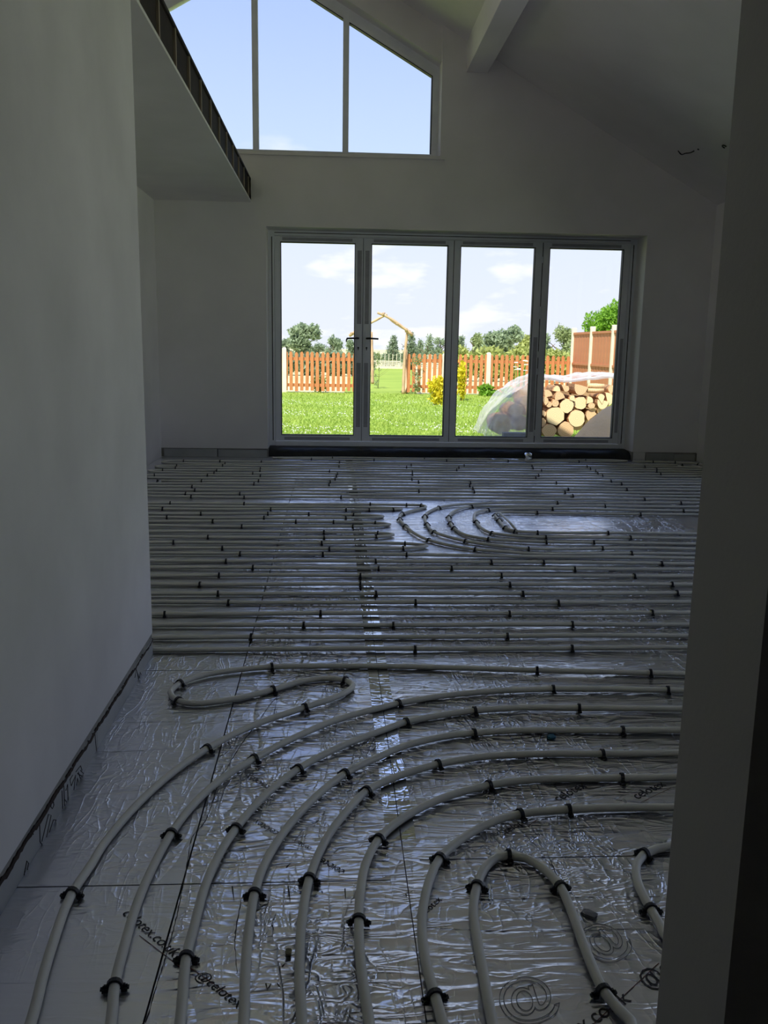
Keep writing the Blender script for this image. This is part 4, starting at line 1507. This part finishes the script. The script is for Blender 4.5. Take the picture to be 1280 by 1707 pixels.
shrub(732, 675, 44, 52, 'yellow-leaved shrub on the lawn, left of the middle door stile', m_lf4, 41, 1500, 0.055)
shrub(768, 668, 22, 74, 'taller yellow shrub right of the middle door stile', m_lf4, 42, 900, 0.055)
shrub(534, 654, 30, 30, 'small olive shrub before the left picket fence', m_lf6, 43, 700, 0.045)
shrub(815, 660, 40, 20, 'low leafy green plant at the foot of the right picket fence', m_lf3, 44, 700, 0.06)
shrub(845, 662, 36, 18, 'low yellow-green plant beside the plastic sheet', m_lf3, 45, 600, 0.055)
shrub(866, 655, 26, 34, 'bushy green perennial under the white flower heads', m_lf3, 46, 700, 0.05)
fl_ = empty('white_flower_plant', tuple(on_y(866, 640, 21.5).to_tuple()[:2]) + (GZ,))
tag(fl_, 'tall stems with flat white flower heads before the picket fence', 'flower')
for i in range(9):
    x, y, z = random.uniform(-.16, .2), random.uniform(-.15, .15), random.uniform(0.72, 0.98)
    MB().tube([(x * 0.4, y * 0.4, 0), (x, y, z)], 0.006, 5).build('stem', m_lf3, fl_)
    b = MB()
    for k in range(10):
        a = k * 0.63
        s = random.uniform(0.012, 0.022)
        cx_, cy_ = x + math.cos(a) * 0.04, y + math.sin(a) * 0.04
        b.add([(cx_ - s, cy_, z), (cx_, cy_ - s, z), (cx_ + s, cy_, z), (cx_, cy_ + s, z), (cx_, cy_, z + s)], [(0, 1, 4), (1, 2, 4), (2, 3, 4), (3, 0, 4), (0, 3, 2, 1)])
    b.build('flower_head', m_clover, fl_)
# climbers
def climber(px0, px1, py0, py1, Y, label, seed, n=160):
    a, b_ = on_y(px0, py1, Y), on_y(px1, py0, Y)
    r = random.Random(seed)
    bl = []
    for k in range(14):
        t = r.random()
        bl.append((r.uniform(-1, 1) * (b_.x - a.x) / 2, 0, (b_.z - GZ) * t, 0.07, 0.03, 0.09))
    return plant('climbing_plant', label, 'climber', ((a.x + b_.x) / 2, Y, GZ), bl, n, 0.035, m_lf2, seed, ((b_.z - GZ) * 0.9, 0.008), None, 0.2, 'stem')


climber(682, 702, 600, 655, 23.80, 'leafy climber on the pickets just right of the arch', 51, 260)
climber(625, 636, 590, 640, 26.9, 'leafy climber on the rear pole of the arch beside the door stile', 52, 200)

# ------------------------------------------------------------------ log pile
LY = 11.35


def log(px, py, r, label, ratio=1.0, cut=None, kind='round', Y=LY, L=0.42, rot=0.0, group='logs stacked outside the doors'):
    c = on_y(px, py, Y)
    R = r / F * Y
    b = MB()
    n = 18
    rnd = random.Random(int(px * 7 + py))
    prof = []
    if kind == 'round':
        for k in range(n):
            a = 2 * math.pi * k / n
            q = 1 + 0.05 * math.sin(2 * a + rnd.uniform(0, 6)) + rnd.uniform(-0.025, 0.025)
            prof.append((math.cos(a) * R * q, math.sin(a) * R * ratio * q))
    else:   # split piece: a wedge with a rounded bark side
        span = math.radians({'half': 180, 'wedge': 110}[kind])
        m_ = 9
        for k in range(m_ + 1):
            a = -span / 2 + span * k / m_
            prof.append((math.cos(a) * R * 1.25, math.sin(a) * R * 1.05))
        prof.append((-R * (0.05 if kind == 'half' else 0.55), rnd.uniform(-.15, .15) * R))
        gx = sum(p_[0] for p_ in prof) / len(prof)
        prof = [(p_[0] - gx, p_[1] * ratio) for p_ in prof]
    cr_, sr_ = math.cos(rot), math.sin(rot)
    prof = [(x * cr_ - z * sr_, x * sr_ + z * cr_) for x, z in prof]
    n = len(prof)
    o = empty('log', (c.x, Y, c.z))
    tag(o, label, 'log', group)
    dy = rnd.uniform(-0.03, 0.03)
    vs = [(x * (0.97 if j == 0 else 1), yy, z * (0.97 if j == 0 else 1)) for j, yy in enumerate((dy, dy + 0.012, dy + L)) for x, z in prof]
    fs = []
    for j in (0, 1):
        for k in range(n):
            k2 = (k + 1) % n
            fs.append((j * n + k, j * n + k2, (j + 1) * n + k2, (j + 1) * n + k)[::-1])
    fs.append(tuple(range(2 * n, 3 * n)))
    b.add(vs, fs, 0, kind == 'round')
    b.build('bark', m_bark if kind == 'round' else [m_bark], o)
    e_ = MB().add([(x * 0.97, dy - 0.001, z * 0.97) for x, z in prof], [tuple(range(n))[::-1]])
    me_ = e_.build('cut_face', cut or m_cut, o)
    me_.data.flip_normals()
    return o


log(925, 693.5, 15.6, 'biggest round log end, half in shade at the left of the stack')
log(944.5, 676.5, 12, 'round pale log end resting above the two biggest rounds')
log(968, 672, 11, 'round pale log end at the same height, one place nearer the board fence')
log(961, 697.4, 14, 'big bright round log end in the middle of the stack')
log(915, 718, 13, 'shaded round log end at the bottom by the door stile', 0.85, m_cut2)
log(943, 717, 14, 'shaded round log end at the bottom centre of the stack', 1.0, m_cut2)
log(925, 672, 6.2, 'small ringed log end just above the biggest round', 1.0, m_cut2)
log(931, 659, 10.5, 'oval split log end near the top left of the stack', 0.8, m_cut2, 'half', rot=1.9)
log(952, 662, 7.5, 'narrow pale split wedge above the round log ends', 0.8, m_cut, 'wedge', rot=2.3)
log(929, 647.6, 7.5, 'flat pale split log at the top left corner of the stack', 0.75, m_cut, 'half', rot=1.5)
log(945, 649, 9, 'pale split wedge second from the top left corner', 0.7, m_cut2, 'wedge', rot=-0.6)
log(967, 651, 13, 'large split log end at the top middle of the stack', 0.85, m_cut2, 'half', rot=-1.8)
log(1001, 660, 10, 'triangular pale split log below the two lying logs', 0.7, m_cut, 'wedge', rot=1.7)
log(984, 665, 7.5, 'whitish split log upright beside the round pale end', 1.1, m_cut, 'wedge', rot=0.8)
log(1003, 675, 12, 'broad split log end at the right, above the earth heap', 0.8, m_cut, 'half', rot=-1.75)
log(1017, 664, 9, 'pale split log at the far right edge of the pane', 1.2, m_cut, 'half', rot=0.3)
log(1019, 648, 8, 'reddish split log at the top right corner', 0.9, m_cut2, 'half', rot=2.6)
log(985.5, 676, 6, 'small dark knotty log end above the heap edge', 0.8, m_cut2)
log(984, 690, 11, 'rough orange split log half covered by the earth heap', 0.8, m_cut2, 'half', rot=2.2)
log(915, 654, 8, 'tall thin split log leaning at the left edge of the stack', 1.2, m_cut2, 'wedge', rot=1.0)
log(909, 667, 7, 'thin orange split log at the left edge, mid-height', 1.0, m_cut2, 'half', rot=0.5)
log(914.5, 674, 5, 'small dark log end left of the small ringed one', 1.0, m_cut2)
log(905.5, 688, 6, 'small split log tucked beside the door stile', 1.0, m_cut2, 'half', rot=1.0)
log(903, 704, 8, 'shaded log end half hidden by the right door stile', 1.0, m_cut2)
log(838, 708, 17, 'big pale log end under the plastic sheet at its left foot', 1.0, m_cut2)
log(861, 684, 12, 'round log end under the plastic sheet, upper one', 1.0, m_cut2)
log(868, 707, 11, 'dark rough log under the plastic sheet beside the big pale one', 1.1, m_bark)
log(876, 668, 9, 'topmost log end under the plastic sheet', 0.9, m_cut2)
# two logs lying crosswise on top
for k, (px, py) in enumerate(((993, 643.5), (992, 651))):
    c = on_y(px, py, LY + 0.05)
    hl = 14 / F * LY
    R = 4.2 / F * LY
    o = empty('log', (c.x, c.y, c.z))
    tag(o, ['upper of the two logs lying crosswise at the top of the stack', 'lower of the two logs lying crosswise at the top of the stack'][k], 'log', 'logs stacked outside the doors')
    MB().tube([(-hl, 0, 0.004), (0, 0, 0), (hl, 0.01, -0.004 + 0.01 * k)], [R, R * 1.06, R], 12).build('bark', m_cut2, o)
    MB().tube([(-hl - 0.002, 0, 0.004), (-hl + 0.002, 0, 0.004)], R * 0.95, 12).build('cut_face', m_cut, o)
    MB().tube([(hl - 0.002, 0.01, -0.004 + 0.01 * k), (hl + 0.002, 0.01, -0.004 + 0.01 * k)], R * 0.95, 12).build('cut_face', m_cut, o)
# the mass of wood behind the stack front, only glimpsed through its gaps
b = MB()
for k in range(27):
    px = 842 + (k % 9) * 23 + random.uniform(-4, 4)
    row = k // 9
    py = 712 - row * 24 + random.uniform(-3, 3)
    if (px < 880 and row == 2) or (px < 860 and row >= 1):
        continue
    c = on_y(px, py, LY)
    R = random.uniform(11, 13) / F * LY
    b.tube([(c.x, LY + 0.52, c.z), (c.x, LY + 0.94, c.z)], R, 12, 0, True, 1)
tag(b.build('firewood', [m_bark, m_cut2]), 'dim mass of firewood glimpsed behind the front row of logs', 'firewood', kind='stuff')

# earth heap in front
hp_ = on_floor(1034, 742, GZ)
hc = on_y(1034, 742, 10.75)
b = MB()
n1, n2 = 12, 28
R0 = 84 / F * 10.75
Hh_ = on_y(1034, 668, 10.75).z - GZ
vs, fs = [], []
for i in range(n1 + 1):
    t = i / n1
    for k in range(n2):
        a = 2 * math.pi * k / n2
        q = 1 + 0.05 * math.sin(3 * a) + random.uniform(-0.02, 0.02)
        zz = Hh_ * (1 - t ** 1.9) * (1 + random.uniform(-0.015, 0.015))
        vs.append((math.cos(a) * R0 * 1.25 * t * q, math.sin(a) * 0.38 * t * q, zz - (0.03 if i == n1 else 0)))
for i in range(n1):
    for k in range(n2):
        k2 = (k + 1) % n2
        fs.append((i * n2 + k, (i + 1) * n2 + k, (i + 1) * n2 + k2, i * n2 + k2))
b.add(vs, fs, 0, True)
o = b.build('earth_heap', m_heap)
o.location = (hc.x + 0.08, 10.75, GZ)
tag(o, 'smooth brown earth heap covering the lower right of the log stack', 'heap')

# plank lying in front of the sheet
q0, q1 = on_y(838, 724, 10.9), on_y(877, 725, 10.9)
o = bevel(MB().box(0, q1.x - q0.x, -0.06, 0.06, 0, 0.055).build('timber_plank', mat('grey_timber', (0.20, 0.19, 0.19), 0.8, var=0.2, scale=8)), 0.004)
o.location = (q0.x, 10.9, q0.z - 0.03)
tag(o, 'short dark grey plank in front of the plastic sheet', 'plank')
for x_ in (0.05, q1.x - q0.x - 0.05):
    MB().box(x_ - 0.04, x_ + 0.04, -0.05, 0.05, GZ - (q0.z - 0.03), 0.0).build('bearer', m_bark2, o)

# translucent plastic sheet
def plastic_mat():
    m = bpy.data.materials.new('polythene')
    m.use_nodes = True
    t = m.node_tree
    t.nodes.clear()
    out = t.nodes.new('ShaderNodeOutputMaterial')
    tr = t.nodes.new('ShaderNodeBsdfTransparent')
    df = t.nodes.new('ShaderNodeBsdfDiffuse')
    df.inputs[0].default_value = (0.9, 0.9, 0.92, 1)
    tl = t.nodes.new('ShaderNodeBsdfTranslucent')
    tl.inputs[0].default_value = (0.9, 0.9, 0.92, 1)
    gl = t.nodes.new('ShaderNodeBsdfGlossy')
    gl.inputs['Roughness'].default_value = 0.25
    a = t.nodes.new('ShaderNodeMixShader')
    a.inputs[0].default_value = 0.45
    t.links.new(df.outputs[0], a.inputs[1])
    t.links.new(tl.outputs[0], a.inputs[2])
    b = t.nodes.new('ShaderNodeMixShader')
    b.inputs[0].default_value = 0.15
    t.links.new(a.outputs[0], b.inputs[1])
    t.links.new(gl.outputs[0], b.inputs[2])
    c = t.nodes.new('ShaderNodeMixShader')
    nz = t.nodes.new('ShaderNodeTexNoise')
    nz.inputs['Scale'].default_value = 6
    tc = t.nodes.new('ShaderNodeTexCoord')
    t.links.new(tc.outputs['Object'], nz.inputs['Vector'])
    mr = t.nodes.new('ShaderNodeMapRange')
    mr.inputs[1].default_value = 0.35
    mr.inputs[2].default_value = 0.65
    mr.inputs[3].default_value = 0.42
    mr.inputs[4].default_value = 0.72
    t.links.new(nz.outputs[0], mr.inputs[0])
    t.links.new(mr.outputs[0], c.inputs[0])
    t.links.new(tr.outputs[0], c.inputs[1])
    t.links.new(b.outputs[0], c.inputs[2])
    t.links.new(c.outputs[0], out.inputs[0])
    return m


m_poly = plastic_mat()
prof = [(808, 729), (816, 708), (825, 689), (849, 662), (880, 639), (905, 629.5), (937, 632), (968, 633), (987, 629), (1025, 627), (1060, 629)]
PP = [on_y(x, y, 11.25) for x, y in prof]
dense = catmull([(p.x, p.z, 0) for p in PP], 0.04)
x_stop = on_y(906, 640, 11.25).x
b = MB()
vs, fs = [], []
ny = 12
for i, p in enumerate(dense):
    for j in range(ny + 1):
        t = j / ny
        wob = 0.012 * math.sin(i * 0.9 + j * 0.7) + 0.010 * math.sin(i * 0.35 - j * 1.9) + random.uniform(-.004, .004)
        vs.append((p.x, 11.22 + 0.16 * min(1, max(0, (p.x - x_stop + 0.15) / 0.25)) + 1.0 * t + wob * (t > 0), p.y + wob + 0.02 * math.sin(3 * t)))
for i in range(len(dense) - 1):
    for j in range(ny):
        a = i * (ny + 1) + j
        fs.append((a, a + ny + 1, a + ny + 2, a + 1))
b.add(vs, fs, 0, True)
# the sheet hanging down in front at the left
x_stop = on_y(906, 640, 11.25).x
fr_ = [p for p in dense if p.x < x_stop]
vs, fs = [], []
nz_ = 12
for i, p in enumerate(fr_):
    for j in range(nz_ + 1):
        t = j / nz_
        z = p.y + (GZ + 0.005 - p.y) * t
        wob = 0.018 * math.sin(i * 0.8 + 0.6 * t) + 0.010 * math.sin(i * 0.33 + j * 0.8)
        vs.append((p.x, 11.22 - 0.04 * t + wob * (0.3 + t), z))
for i in range(len(fr_) - 1):
    for j in range(nz_):
        a = i * (nz_ + 1) + j
        fs.append((a, a + nz_ + 1, a + nz_ + 2, a + 1))
b.add(vs, fs, 0, True)
# rolled white hem along the top edge
hem = [(p.x, 11.375, p.y - 0.014 + 0.008 * math.sin(i * 0.7)) for i, p in enumerate(dense) if p.x > x_stop - 0.1]
b.tube(hem, [0.016 + 0.012 * max(0, math.sin(i * 0.23 + 1)) + 0.012 * (i / len(hem)) for i in range(len(hem))], 8)
o = b.build('plastic_sheet', m_poly)
tag(o, 'clear white plastic sheet draped over the log stack', 'plastic sheet')
print('clips', n_clips)
